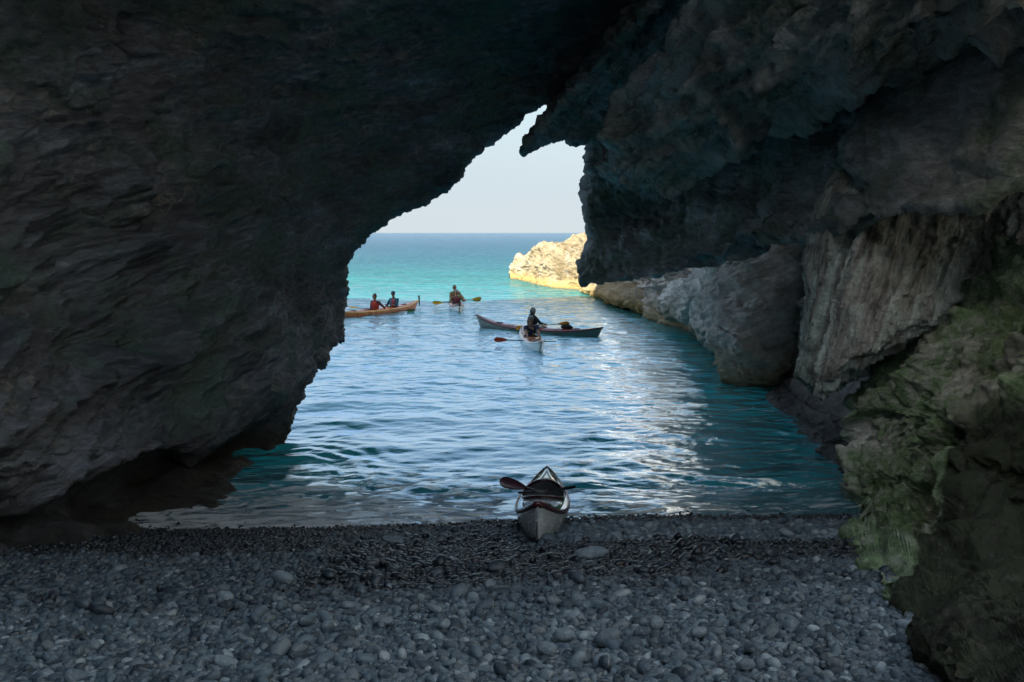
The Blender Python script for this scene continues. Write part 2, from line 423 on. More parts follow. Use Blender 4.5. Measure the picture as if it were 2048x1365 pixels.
# buttress under the roof, right of the crack (roof rock made paler: its lit face put into the colour)
M_but = rock_mat('buttress_rock', [(0.190, 0.190, 0.184), (0.418, 0.420, 0.410), (0.570, 0.580, 0.572), (0.703, 0.720, 0.734)], green=0.2,
                 greencol=(0.16, 0.20, 0.14), rot=(0, math.radians(35), 0), rough=0.8, con=(0.45, 1.0, 1.4))
db = lambda p: rockdisp(p, (-0.6, 0.1, 0.75), big=0.20, led=0.26, mid=0.26, fine=0.09, ledf=1.2, seed=33.0)
lump('roof_buttress', [(P(1250,385,19.2), .05, .05, 0), (P(1268,350,18.9), .40, .6, 0.2), (P(1325,280,18.0), .95, 1.1, 0.2), (P(1430,190,16.2), .95, 1.2, 0.2),
                       (P(1570,85,14.0), .85, 1.3, 0.2), (P(1760,-20,11.8), .9, 1.4, 0.2), (P(2150,-180,9.0), 1.0, 1.6, 0)], M_but, db, nr=220, ns=190)['kind'] = 'structure'

# cove wall outside on the right, running from the outcrop back into the cave
basis = [(62,5.6),(52,5.5),(44,5.85),(38.5,6.05),(36,6.4),(33,6.95),(30,6.95),(26,6.7),(22,6.7),(17,6.9),(12,7.0),(5,6.6),(-3,6.2),(-13,6.5),(-30,9.0)]  # tail points run on unseen behind the camera to bounce sun into the pit
ctrlC = []
for D, x in basis:
    ctrlC.append([np.array([x - .1, D, -1.2]), np.array([x, D, 0.0]), np.array([x + .35, D, 1.1]), np.array([x + .5, D + .3, 2.3]), np.array([x + .9, D + .3, 4.0]),
                  np.array([x + 2.2, D + .5, 7.0]), np.array([x + 5.0, D + .5, 15.0]), np.array([x + 12.0, D + .5, 34.0])])
def dispC(p):
    return rockdisp(p, (0.5, 0.25, 0.8), big=0.55, led=0.30, mid=0.40, fine=0.12, ledf=0.8, seed=44.0) * np.clip(0.35 + p[:, 2] * 0.6, 0.3, 1)
o = net('cove_wall', ctrlC, [60, 60, 50, 50, 50, 44, 40, 30, 24, 16, 10, 8, 6, 8], [8, 40, 60, 60, 40, 12, 6], M_cliff, dispC, toward=(-20, 30, 3))
o['kind'] = 'structure'
# bulging boulder of the cove wall over the water
dl = lambda p: rockdisp(p, (0.5, 0.2, 0.8), big=0.22, led=0.16, mid=0.20, fine=0.09, ledf=1.0, seed=52.0)
o = lump('hanging_boulder', [(P(1530,792,22.0), .05, .05, 0), (P(1522,770,22.1), .45, .55, 0), (P(1515,715,22.4), .9, 1.0, 0), (P(1528,640,23.2), 1.5, 1.30, 0),
                         (P(1548,560,24.2), 1.9, 1.75, 0), (P(1570,450,25), 2.2, 2.3, 0), (P(1600,300,25.5), 2.0, 1.8, 0)], M_cliff, dl, nr=200, ns=180, ref=(0, 1.0, 0))
tag(o, 'grey brown rock bulge hanging over the teal water left of the streaked rock slab', 'rock')

o = lump('cove_shoulder', [(P(1310,600,40), .05, .05, 0), (P(1345,603,37), .55, .5, 0), (P(1398,606,32.5), 1.05, .8, 0), (P(1452,612,28.0), 1.5, 1.0, 0), (P(1505,625,24.8), 1.9, 1.2, 0), (P(1570,640,22.5), 1.2, 1.0, 0), (P(1600,640,22.0), .05, .05, 0)],
         M_cliff, dl, nr=200, ns=170)
o['kind'] = 'structure'

# dark low rock between bulge and mossy wall, sloping into the water
ctrlE = []
for (u0, v0), (u1, v1, d1) in (((1532,797),(1566,745,23.0)), ((1570,838),(1600,775,20.3)), ((1612,882),(1660,800,18.2)), ((1650,918),(1710,840,16.6)), ((1690,948),(1760,880,15.2)), ((1760,1010),(1830,950,13.0))):
    b0 = P(u0, v0, WD(v0)); b1 = P(u1, v1, d1)
    bm_ = b0 * 0.5 + b1 * 0.5 + np.array([0.10, -0.1, -0.02])
    ctrlE.append([b0 + np.array([0.1, 0, -0.8]), b0, bm_, b1, b1 + np.array([1.0, .4, 1.0]), b1 + np.array([2.5, 1.5, 1.8])])
de = lambda p: rockdisp(p, (0.6, 0.3, 0.7), big=0.06, led=0.07, mid=0.09, fine=0.04, ledf=1.6, seed=61.0)
o = net('low_rock', ctrlE, [40] * 5, [8, 40, 40, 14, 6], M_low, de)
tag(o, 'dark brown rock sloping into the water below the streaked rock slab', 'rock')

# streaked flowstone slab
ctrlD = []
for v, us, Ds in ((300,(1800,1690,1700,1780,1880,2000,2150),(16.5,15.2,14.2,13.2,12.4,11.6,10.6)),
                  (470,(1760,1655,1646,1730,1822,1960,2120),(16.5,15.2,14.0,12.9,12.6,12.2,11.0)),
                  (560,(1720,1640,1627,1705,1795,1930,2080),(16.2,15.0,13.9,12.8,12.5,12.2,11.4)),
                  (640,(1700,1625,1611,1675,1745,1860,1950),(15.8,14.9,13.8,12.8,12.4,12.2,12.2)),
                  (705,(1680,1615,1603,1650,1705,1780,1850),(15.6,14.7,13.7,12.8,12.4,12.3,12.8)),
                  (755,(1670,1608,1598,1632,1668,1715,1780),(15.4,14.5,13.6,12.9,12.6,12.7,13.4)),
                  (785,(1660,1640,1630,1638,1648,1680,1720),(15.0,14.3,13.6,13.1,13.0,13.3,14.0)),
                  (792,(1660,1650,1642,1642,1646,1670,1700),(15.4,14.8,14.2,14.0,14.0,14.3,15.0))):
    dv = (0, 0, 0, 4, 0, -20, -50) if v > 600 else (0, 0, 0, 0, 0, 0, 0)
    ctrlD.append([P(u, v + q, D) for u, q, D in zip(us, dv, Ds)])
def dispD(p):
    ax = np.array([0.28, 0.0, 0.96], dtype=np.float32)
    al = (p @ ax)[:, None] * ax; ac = p - al
    q = ac * 2.6 + al * 0.22
    return 0.09 * fbm(q + 3, 5, g=0.6) + 0.08 * (ridged(q * 1.3 + 9, 5) - 0.7) + 0.06 * fbm(p * 3, 5, g=0.65) + 0.20 * fbm(p * 0.5 + 8, 2) - 0.10 * np.clip(ridged(p * 0.9 + 4, 3) - 1.2, 0, 1)
o = net('streaked_slab', ctrlD, [30, 44, 44, 40, 34, 20, 10], [6, 30, 90, 90, 60, 40], M_pillar, dispD)
tag(o, 'tall pale slab of rock with vertical grey streaks hanging above the dark crack', 'rock')

def shore_y(x): return 11.75 + 0.075 * x + 0.10 * np.sin(x * 0.9 + 0.6)
def beach_h(x, y):
    t = shore_y(x) - y
    up = 0.155 * t + 0.10 * np.log1p(np.exp((t - 1.2) * 3.0)) / 3.0
    pp = np.stack([x, y, x * 0], -1).reshape(-1, 3)
    n = (fbm(pp * 0.8 + 4, 3).reshape(x.shape)) * 0.05
    up = np.minimum(up, 2.2)
    up = up - 0.04 * np.exp(-((x - 0.3) / 0.5) ** 2 - ((y - 9.3) / 1.1) ** 2)
    return np.where(t > 0, up, 0.30 * t) + n * np.clip(t, 0, 1)
def beach_pt(u, v):
    lo, hi = 0.6, 12.0
    for _ in range(40):
        mid = (lo + hi) / 2; p = P(u, v, mid)
        if p[2] > float(beach_h(np.array([p[0]]), np.array([p[1]]))[0]): lo = mid
        else: hi = mid
    return P(u, v, lo)
# mossy wall on the right
rowsF = [
 [(1990,420,13.0),(2050,505,10.9),(2100,540,9.7),(2200,560,8.5),(2300,600,7.5),(2500,650,7.0),(3000,700,4.6)],
 [(1930,540,13.8),(1905,606,11.8),(1970,640,10.5),(2060,680,9.3),(2160,750,8.0),(2350,800,7.2),(2950,850,4.4)],
 [(1860,640,14.2),(1800,697,12.4),(1880,730,11.0),(1970,770,9.8),(2080,830,8.2),(2250,900,7.4),(2950,1000,4.2)],
 [(1780,740,14.6),(1740,765,12.9),(1820,780,11.3),(1900,815,10.0),(2040,860,8.3),(2230,940,7.5),(2930,1080,4.0)],
 [(1760,790,14.8),(1690,812,13.2),(1775,830,11.6),(1870,860,10.1),(1990,895,8.5),(2200,1000,7.7),(2920,1160,3.8)],
 [(1790,870,14.6),(1712,880,13.2),(1780,895,11.6),(1860,915,10.1),(1930,940,8.8),(2100,1060,7.9),(2900,1300,3.6)],
 [(1760,930,14.0),(1684,925,13.0),(1752,930,11.5),(1850,950,9.9),(1918,975,8.6),(2090,1100,7.7),(2900,1400,3.4)],
 [(1760,990,13.4),(1680,975,12.5),(1755,980,11.1),(1850,1000,9.6),(1912,1020,8.3),(2060,1140,7.2),(2900,1550,3.3)],
 [(1790,1060,12.0),(1702,1042,11.0),(1762,1055,10.0),(1830,1070,8.9),(1888,1078,7.9),(2020,1210,6.4),(2900,1750,3.1)],
 [(1830,1150,9.6),(1740,1130,8.9),(1778,1140,8.2),(1815,1145,7.5),(1848,1138,7.0),(1985,1290,5.5),(2900,1950,2.8)],
 [(1880,1240,7.6),(1778,1195,7.1),(1790,1200,6.8),(1806,1200,6.5),(1824,1195,6.2),(1960,1370,4.8),(2900,2200,2.5)],
 [(1900,1310,6.2),(1814,1262,5.8),(1820,1262,5.6),(1828,1262,5.45),(1838,1262,5.3),(1975,1460,4.3),(2900,2500,2.3)],
 [(1960,1400,5.2),(1872,1345,4.75),(1880,1345,4.65),(1888,1345,4.55),(1897,1350,4.45),(2040,1560,3.8),(2900,2800,2.2)],
 [(2040,1520,4.4),(1970,1480,3.9),(1975,1480,3.8),(1985,1485,3.7),(1995,1490,3.6),(2120,1700,3.2),(2900,3100,2.1)],
]
ctrlF = []
for r in rowsF:
    pts = []
    for k, (u, v, D) in enumerate(r):
        if v > 1040 and k > 0:
            D = min(D, beach_pt(u, v)[1] * (0, 1.0, .965, .93, .90, .80, .62)[k])
        pts.append(P(u, v, D))
    e = pts[-1].copy(); e[1] = -3; e[0] += 0.8
    e2 = e.copy(); e2[1] = -12; e2[0] = 5.0
    ctrlF.append([pts[0] + np.array([1.2, 1.0, 0])] + pts + [e, e2])
def dispF(p):
    d = rockdisp(p, (-0.45, 0.35, 0.8), big=0.30, led=0.20, mid=0.26, fine=0.10, ledf=1.2, seed=77.0, stretch=0.6)
    d -= 0.16 * np.clip(fbm(p * 1.3 + 31, 3) - 0.15, 0, 1) * 2.0
    return d * np.clip((p[:, 1] - 3.0) / 7.0, 0.16, 1.0) + 0.05 * (ridged(p * 2.6 + 3, 4) - 0.9) + 0.03 * fbm(p * 7, 3)
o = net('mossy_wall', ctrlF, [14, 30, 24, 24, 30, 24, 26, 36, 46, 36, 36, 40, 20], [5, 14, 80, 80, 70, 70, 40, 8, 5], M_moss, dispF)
tag(o, 'large green mossy rock wall rising from the pebbles at the right edge', 'rock')

# land on top of the cave: blocks sun and sky as the real hill does
ctrlT = []
for x in (-90, -45, -15, 0, 15, 45, 90):
    fy = {0: 26.5, 15: 15.0, 45: 9.0, 90: 6.0}.get(x, 27.5) - 27.5
    ctrlT.append([np.array([x, y + fy * q, z + 0.0]) for q, (y, z) in zip((1, 1, .8, .5, .2, 0), ((27.5, 26.5), (22, 28.5), (18, 27), (14, 25), (10, 22), (7.2, 20.0)))])
o = net('hilltop', ctrlT, [14] * 6, [10] * 5, M_cliff, lambda p: 2.6 * fbm(p * 0.16, 6, g=0.6), toward=(0, 0, 100))
o['kind'] = 'structure'

# added unseen side of the light pit, left behind the camera: stops direct sun
ctrlR = []
for y in (7.5, 6, 3, -2, -8, -15, -24):
    ctrlR.append([np.array([x, y, z]) for x, z in ((-6.2, -1), (-6.1, 4), (-6.1, 7), (-6.4, 11), (-7.2, PIT_H), (-16, PIT_H + 3), (-40, PIT_H + 4))])
o = net('added_pit_wall', ctrlR, [12] * 6, [14] * 6, M_cliff, lambda p: 0.35 * fbm(p * 0.3, 5), toward=(0, 0, 10))
o['kind'] = 'structure'

# added unseen wall behind the camera: cuts low frontal light in the pit
ctrlQ = []
for x in (-16, -8, -3, 3, 9, 18, 30):
    ctrlQ.append([np.array([x, -9 - y, z]) for y, z in ((0, -1), (0.4, 3), (1.0, 7), (2.2, PIT_B), (9, PIT_B + 1.5), (22, PIT_B + 2))])
o = net('added_pit_wall', ctrlQ, [12] * 6, [12] * 5, M_cliff, lambda p: 0.35 * fbm(p * 0.3, 5), toward=(0, 10, 5))
o['kind'] = 'structure'

# sunlit outcrop at sea
cols = [(1018,558,556),(1034,560,524),(1056,566,507),(1085,573,489),(1108,577,489),(1134,579,487),(1158,581,474),(1178,582,461),(1205,584,436),(1260,586,420)]
ctrlO = []
for u, vb, vc in cols:
    Db = WD(vb)
    c0 = P(u, vb, Db)
    h = P(u, vc, Db + 3.0)
    pts = [c0 + np.array([0, -.6, -1.4]), c0, c0 * .62 + h * .38 + np.array([0, -0.5, 0.5]), c0 * .25 + h * .75 + np.array([0, -.2, 0.25]), h, h + np.array([0.3, 3.0, -0.6]), h + np.array([0.3, 7.0, -h[2] - 1.0])]
    ctrlO.append(pts)
def dispO(p):
    return rockdisp(p, (0.45, 0.35, 0.8), big=0.25, led=0.26, mid=0.28, fine=0.10, ledf=0.7, seed=91.0, stretch=0.5) * np.clip(0.3 + p[:, 2], 0.3, 1)
o = net('sea_outcrop', ctrlO, [30] * 9, [8, 40, 40, 40, 30, 10], M_out, dispO, toward=(0, 0, 30))
tag(o, 'sunlit cream and yellow rock outcrop standing in the turquoise sea', 'rock')
# small yellow rock and the shaded ledge at its foot
o = lump('shore_ledge', [(P(1172,576,60), .3, .2, 0), (P(1182,572,57), .6, .7, 0), (P(1215,578,52), .62, .8, 0), (P(1250,590,47), .55, .9, 0), (P(1290,604,42), .5, .8, 0), (P(1310,612,39.5), .05, .05, 0)],
         M_out, lambda p: rockdisp(p, (0.5, 0.2, 0.8), big=.1, led=.15, mid=.25, fine=.1, seed=13.0), nr=80, ns=60)
tag(o, 'low tan rock ledge along the water between the sunlit outcrop and the grey cove wall', 'rock')

# ================================================================== BEACH
xs = np.linspace(-14, 12, 320); ys = np.concatenate([np.linspace(-34, 3, 60), np.linspace(3.1, 13.5, 260), np.linspace(14, 30, 30)])
X, Y = np.meshgrid(xs, ys); Z = beach_h(X, Y) - 0.035
Z = np.maximum(Z, -3.0)
m, t_, b_ = mat_new('wet_shingle')
v_ = pos(t_)
bounce_floor = maprange(t_, xyz(t_, v_)[1], 3.2, 2.0, 0, 1)  # unseen floor behind the camera, made pale blue to bounce light into the cave
t_.links.new(mix(t_, bounce_floor, ramp(t_, noise(t_, v_, 25, 5, 0.7), [(0.3, (0.012, 0.013, 0.014)), (0.7, (0.05, 0.05, 0.052))]),
                 ramp(t_, noise(t_, v_, 25, 5, 0.7), [(0.3, (0.40, 0.48, 0.57)), (0.7, (0.50, 0.59, 0.68))])), b_.inputs['Base Color'])
b_.inputs['Roughness'].default_value = 0.6
bp = t_.nodes.new('ShaderNodeBump'); bp.inputs['Distance'].default_value = 0.05
vo = t_.nodes.new('ShaderNodeTexVoronoi'); vo.inputs['Scale'].default_value = 32; t_.links.new(v_, vo.inputs['Vector'])
t_.links.new(math_(t_, 'SUBTRACT', 1.0, vo.outputs['Distance']), bp.inputs['Height']); t_.links.new(bp.outputs[0], b_.inputs['Normal'])
o = mesh_np('beach', np.stack([X, Y, Z], -1).reshape(-1, 3), grid_faces(*X.shape), m); o['kind'] = 'structure'
# sea floor far out
o = mesh_np('ground', [(-40000, 28, -3.2), (40000, 28, -3.2), (40000, 50000, -3.2), (-40000, 50000, -3.2)], [(0, 1, 2, 3)], m); o['kind'] = 'structure'

# ---- pebbles
def ico(sub):
    bm = bmesh.new(); bmesh.ops.create_icosphere(bm, subdivisions=sub, radius=1.0)
    v = np.array([q.co[:] for q in bm.verts]); f = np.array([[q.index for q in p.verts] for p in bm.faces]); bm.free(); return v, f
m_peb, t, b = mat_new('pebble')
oi = t.nodes.new('ShaderNodeAttribute'); oi.attribute_type = 'INSTANCER'; oi.attribute_name = 'tone'
wt = t.nodes.new('ShaderNodeAttribute'); wt.attribute_type = 'INSTANCER'; wt.attribute_name = 'wet'
c = ramp(t, oi.outputs['Fac'], [(0.0, (0.026, 0.040, 0.053)), (0.25, (0.062, 0.092, 0.116)), (0.55, (0.098, 0.142, 0.172)), (0.78, (0.095, 0.118, 0.130)), (0.92, (0.16, 0.21, 0.24)), (1.0, (0.27, 0.33, 0.36))])
v_ = pos(t)
c = mix(t, 0.6, c, ramp(t, noise(t, v_, 30, 6, 0.7), [(0.3, 0.55), (0.7, 1.2)]), 'MULTIPLY')
vein = ramp(t, math_(t, 'ABSOLUTE', math_(t, 'SUBTRACT', noise(t, v_, 7, 2, 0.5, 0.4), 0.5)), [(0.0, 0.35), (0.010, 0.0)])
c = mix(t, vein, c, (0.4, 0.4, 0.39))
c = mix(t, wt.outputs['Fac'], c, mix(t, 1.0, c, (0.13, 0.12, 0.135), 'MULTIPLY'))
t.links.new(c, b.inputs['Base Color'])
t.links.new(maprange(t, wt.outputs['Fac'], 0, 1, 0.62, 0.13), b.inputs['Roughness'])
t.links.new(maprange(t, wt.outputs['Fac'], 0, 1, 0.35, 0.4), b.inputs['Specular IOR Level'])
bp = t.nodes.new('ShaderNodeBump'); bp.inputs['Distance'].default_value = 0.004
t.links.new(noise(t, v_, 90, 4, 0.6), bp.inputs['Height']); t.links.new(bp.outputs[0], b.inputs['Normal'])

protos = bpy.data.collections.new('pebble shapes')       # not linked to the scene
def pebble_mesh(seed, sub, sc=(1, 1, 1), mat=None):
    v, f = ico(sub)
    q = v.astype(np.float32) + seed * 7.1
    v = v * (1 + 0.16 * pn(q * 0.8) + 0.07 * pn(q * 1.7))[:, None]
    v = np.sign(v) * np.abs(v) ** 0.93
    v = v * np.array(sc)
    return v, f
for k in range(12):
    v, f = pebble_mesh(k + 1, 3, (1.0, 0.66 + 0.24 * random.random(), 0.60 + 0.28 * random.random()))
    o = mesh_np('pebble_shape', v, f, m_peb)
    COL.objects.unlink(o); protos.objects.link(o)

x0, x1, y0, y1 = -7.0, 6.0, 3.2, 12.6
CELL = 0.0075
occ = np.zeros((int((x1 - x0) / CELL) + 40, int((y1 - y0) / CELL) + 40), dtype=bool)
def zone(x, y):
    """typical stone radius and wetness at a place on the beach"""
    t = shore_y(np.float64(x)) - y
    nz = 0.5 * math.sin(x * 0.8 + 1.0) + 0.35 * math.sin(x * 1.9 + y)
    if t < 0.9 + 0.15 * nz: return 0.013, 1.0
    if x > 0.2 and t < 2.8 + 0.3 * nz: return 0.029, 0.10
    if x > -2.2 and t < 1.7 + 0.3 * nz: return 0.022, 0.55
    if t < (2.9 if x < -1.8 else (5.5 if x < 1.4 else 4.8)) + 0.4 * nz: return (0.017 if x < -1.5 else 0.024), 0.85
    if t < 6.1 + 0.5 * nz: return 0.022, 0.35
    return 0.0200, 0.0
_cb = [beach_pt(u, v) for u, v in ((1695, 1025), (1705, 1045), (1740, 1130), (1778, 1195), (1814, 1262), (1872, 1345), (1970, 1480), (2100, 1650))]
_cy = np.array([q[1] for q in _cb])[::-1]; _cx = np.array([q[0] for q in _cb])[::-1]
prec = []
def scatter(rmul_lo, rmul_hi, tries, keep=1.0):
    xs_ = RS.uniform(x0, x1, tries); ys_ = y0 + (y1 - y0) * RS.uniform(0, 1, tries) ; us = RS.uniform(0, 1, tries); jj = RS.normal(size=(tries, 2))
    for i in range(tries):
        x = xs_[i]; y = ys_[i]
        if abs(x) > 0.62 * y + 0.5: continue
        if x > float(np.interp(y, _cy, _cx)) + 0.12: continue
        r0, wet = zone(x + 0.12 * jj[i, 0], y + 0.12 * jj[i, 1])
        r = r0 * (rmul_lo + (rmul_hi - rmul_lo) * us[i] ** 2)
        ix = int((x - x0) / CELL); iy = int((y - y0) / CELL); k = max(1, int(r * 0.80 / CELL))
        if occ[max(ix - k // 2, 0):ix + k // 2 + 1, max(iy - k // 2, 0):iy + k // 2 + 1].any(): continue
        occ[max(ix - k, 0):ix + k + 1, max(iy - k, 0):iy + k + 1] = True
        prec.append((x, y, r, wet))
scatter(1.9, 2.6, 1600)
scatter(1.15, 1.8, 42000)
scatter(0.8, 1.15, 260000)
scatter(0.5, 0.7, 340000)
prec = np.array(prec)
n = len(prec)
px, py, pr, pw = prec.T
pz = beach_h(px, py) - 0.03 + pr * 0.35 + RS.uniform(0, 0.012, n)
# loose second layer
sel = RS.rand(n) < 0.20
px2 = px[sel] + RS.normal(size=sel.sum()) * 0.02; py2 = py[sel] + RS.normal(size=sel.sum()) * 0.02
r2 = pr[sel] * RS.uniform(0.7, 1.1, sel.sum())
pz2 = beach_h(px2, py2) - 0.03 + 0.8 * pr[sel] + r2 * 0.5
px = np.concatenate([px, px2]); py = np.concatenate([py, py2]); pz = np.concatenate([pz, pz2]); pw = np.concatenate([pw, pw[sel]]); pr = np.concatenate([pr, r2])
n = len(px)
print('pebbles', n)
me = bpy.data.meshes.new('pebbles'); me.vertices.add(n); me.vertices.foreach_set('co', np.stack([px, py, pz], 1).astype(np.float32).ravel())
def attr(name, typ, arr):
    a = me.attributes.new(name, typ, 'POINT')
    a.data.foreach_set('vector' if typ == 'FLOAT_VECTOR' else 'value', np.ascontiguousarray(arr, dtype=np.int32 if typ == 'INT' else np.float32).ravel())
yaw = RS.uniform(0, 2 * PI, n)
attr('rot', 'FLOAT_VECTOR', np.stack([RS.normal(size=n) * 0.32 + 0.1, RS.normal(size=n) * 0.32, yaw], 1))
attr('scl', 'FLOAT_VECTOR', np.stack([pr * RS.uniform(1.0, 1.45, n), pr * RS.uniform(0.9, 1.15, n), pr * RS.uniform(0.85, 1.25, n)], 1))
attr('idx', 'INT', RS.randint(0, 12, n))
_t = shore_y(px) - py
pale = np.clip((_t - 0.9) / 0.3, 0, 1) * np.clip((3.0 - _t) / 0.4, 0, 1) * np.clip((px - 0.1) / 0.6, 0, 1)  # light from the mouth on the band right of the kayak, put into pebble tone
attr('tone', 'FLOAT', np.clip(RS.uniform(0, 1, n) ** 1.2 * (1 - 0.35 * pale) + 0.45 * pale, 0, 1))
attr('wet', 'FLOAT', np.clip(pw + RS.normal(size=n) * 0.12, 0, 1))
peb = bpy.data.objects.new('pebbles', me); COL.objects.link(peb); tag(peb, kind='stuff')
peb['label'] = 'rounded grey beach pebbles covering the cave floor'
me.materials.append(m_peb)
ng = bpy.data.node_groups.new('scatter pebbles', 'GeometryNodeTree')
ng.interface.new_socket('Geometry', in_out='INPUT', socket_type='NodeSocketGeometry')
ng.interface.new_socket('Geometry', in_out='OUTPUT', socket_type='NodeSocketGeometry')
gi = ng.nodes.new('NodeGroupInput'); go = ng.nodes.new('NodeGroupOutput')
iop = ng.nodes.new('GeometryNodeInstanceOnPoints'); ci = ng.nodes.new('GeometryNodeCollectionInfo')
ci.inputs['Collection'].default_value = protos; ci.inputs['Separate Children'].default_value = True; ci.inputs['Reset Children'].default_value = True
def na(name, typ):
    a = ng.nodes.new('GeometryNodeInputNamedAttribute'); a.data_type = typ; a.inputs[0].default_value = name; return a.outputs[0]
m2p = ng.nodes.new('GeometryNodeMeshToPoints')
ng.links.new(gi.outputs[0], m2p.inputs[0]); ng.links.new(m2p.outputs[0], iop.inputs['Points']); ng.links.new(ci.outputs[0], iop.inputs['Instance'])
iop.inputs['Pick Instance'].default_value = True
e2r = ng.nodes.new('FunctionNodeEulerToRotation'); ng.links.new(na('rot', 'FLOAT_VECTOR'), e2r.inputs[0]); ng.links.new(e2r.outputs[0], iop.inputs['Rotation'])
ng.links.new(na('idx', 'INT'), iop.inputs['Instance Index']); ng.links.new(na('scl', 'FLOAT_VECTOR'), iop.inputs['Scale'])
ng.links.new(iop.outputs[0], go.inputs[0])
md = peb.modifiers.new('scatter', 'NODES'); md.node_group = ng

# single larger stones one can point at
m_st, t, b = mat_new('stone')
v_ = pos(t)
c = ramp(t, noise(t, v_, 6, 8, 0.7), [(0.3, (0.085, 0.115, 0.135)), (0.6, (0.17, 0.22, 0.25)), (0.8, (0.30, 0.36, 0.39))])
t.links.new(c, b.inputs['Base Color']); b.inputs['Roughness'].default_value = 0.65
bp = t.nodes.new('ShaderNodeBump'); bp.inputs['Distance'].default_value = 0.02; t.links.new(noise(t, v_, 25, 6, 0.7), bp.inputs['Height']); t.links.new(bp.outputs[0], b.inputs['Normal'])
stones = [
 (790, 1085, 44, 0.55, 0.28, 0.1, 'flat grey stone lying alone on the wet gravel left of the beached kayak'),
 (1181, 1116, 64, 0.5, 0.36, 0.25, 'longest pale boulder, just right of and below the beached kayak'),
 (565, 1165, 42, 0.6, 0.55, 0.6, 'broad dark grey stone on the left where wet gravel meets dry pebbles'),
 (1128, 1282, 40, 0.72, 0.6, 0.0, 'widest pale stone of the foreground, straight below the beached kayak'),
 (1092, 1310, 40, 0.75, 0.65, 0.8, 'rough rounded stone in the foreground just below the widest pale stone'),
 (1312, 1258, 30, 0.7, 0.85, 1.2, 'upright pale oval stone standing among foreground pebbles right of centre'),
 (945, 1204, 26, 0.75, 0.7, 1.0, 'rounded pale stone left of centre in the foreground'),
 (1397, 1275, 32, 0.7, 0.6, 0.3, 'rounded grey stone right of the upright oval stone'),
 (868, 1225, 34, 0.4, 0.4, 0.7, 'slim slanting pale stone left of the rounded pale stone'),
 (765, 1252, 38, 0.45, 0.4, 0.2, 'long low grey stone in the left centre foreground'),
 (450, 1200, 34, 0.65, 0.5, 0.4, 'pale wedge stone lying among the pebbles on the left'),
 (1493, 1340, 32, 0.7, 0.6, 0.1, 'rounded pale stone near the bottom edge right of centre'),
]
for k, (u, v, wpx, ay, az, yw, lab) in enumerate(stones):
    p = beach_pt(u, v); R = wpx / F * p[1]  * 0.5 * 1.15
    vv, ff = pebble_mesh(40 + k, 4, (1.0, ay, az))
    o = mesh_np('stone', vv * R, ff, m_st); o.location = (p[0], p[1], p[2] + R * az * 0.55 + 0.012); o.rotation_euler = (0.05, -0.08 if k % 2 else 0.12, yw * (1 if k % 2 else -1) * 0.6)
    tag(o, lab, 'stone', 'larger stones among the beach pebbles')

# ================================================================== SEA
ny, nx = 900, 760
tt = np.linspace(0, 1, ny)
vrow = 1120 - (1120 - 466.6) * tt ** 0.86                    # evenly fine where it is near
yy = np.array([WD(v) for v in vrow]); yy = np.clip(yy, None, 30000)
uu = np.linspace(-1, 1, nx); uu = np.sign(uu) * np.abs(uu) ** 1.05
half = np.maximum(yy * 0.62, 12)
X = half[:, None] * uu[None, :]; Y = np.repeat(yy[:, None], nx, 1)
x_ = X.ravel().astype(np.float64); y_ = Y.ravel().astype(np.float64)
dyr = np.gradient(yy); dyr = np.repeat(dyr[:, None], nx, 1).ravel()
Zw = np.zeros_like(x_)
wr = np.random.RandomState(5)
warp = 0.5 * fbm(np.stack([x_ * 0.25, y_ * 0.25, x_ * 0], 1), 2)
for k in range(70):
    lam = 0.24 * (2.6 / 0.24) ** wr.rand(); a0 = wr.normal() * 0.55 + (0.15 if lam < 1 else 0)
    kx, ky = math.sin(a0) * 2 * PI / lam, math.cos(a0) * 2 * PI / lam
    amp = 0.0023 * lam ** 0.85
    ph = kx * (x_ + warp * 0.8) + ky * (y_ + warp) + wr.rand() * 6.28
    fade = np.clip(lam / (dyr * 3.0) - 0.6, 0, 1)
    Zw += amp * (np.sin(ph) + 0.25 * np.cos(2 * ph)) * fade
# rings spreading from the foot of the left wall
cx, cy = P(470, 960, 13.7)[0], 13.7
rr = np.hypot(x_ - cx, (y_ - cy))
Zw += 0.007 * np.sin(rr * 2 * PI / 0.36 + 0.8 * warp * 4) * np.exp(-((rr - 2.0) / 0.9) ** 2) * np.clip((x_ - cx) , 0, 1)
calm = 1 - 0.0 * np.clip((x_ - 1.6) / 1.5, 0, 1) * np.clip((24 - y_) / 6, 0, 1)     # sheltered water under the right roof
Zw *= calm
shore = np.clip((y_ - shore_y(x_) + 0.3) / 1.6, 0.25, 1)
Zw *= shore
Zw += 0.02
m_sea, t, b = mat_new('sea_water')
v_ = pos(t); s_ = xyz(t, v_)
wob = math_(t, 'MULTIPLY', math_(t, 'SUBTRACT', noise(t, mapping(t, v_, (0, 0, 0), (0.06, 0.12, 1)), 1.0, 4), 0.5), 30)
yw_ = math_(t, 'ADD', s_[1], math_(t, 'MULTIPLY', wob, maprange(t, s_[1], 15, 90, 0.05, 1.0)))
ylog = math_(t, 'LOGARITHM', math_(t, 'MAXIMUM', yw_, 1.0), 10)          # 1.08 = 12 m, 1.7 = 50 m, 2 = 100 m
fac = maprange(t, ylog, 1.0, 3.0)
def L(y): return (math.log10(y) - 1) / 2
c = ramp(t, fac, [(L(11.5), (0.07, 0.12, 0.15)), (L(14), (0.03, 0.36, 0.44)), (L(19), (0.015, 0.50, 0.56)), (L(34), (0.012, 0.30, 0.32)), (L(48), (0.009, 0.13, 0.125)),
                  (L(72), (0.007, 0.105, 0.098)), (L(110), (0.009, 0.075, 0.092)), (L(220), (0.016, 0.060, 0.092)), (L(900), (0.045, 0.085, 0.12))])
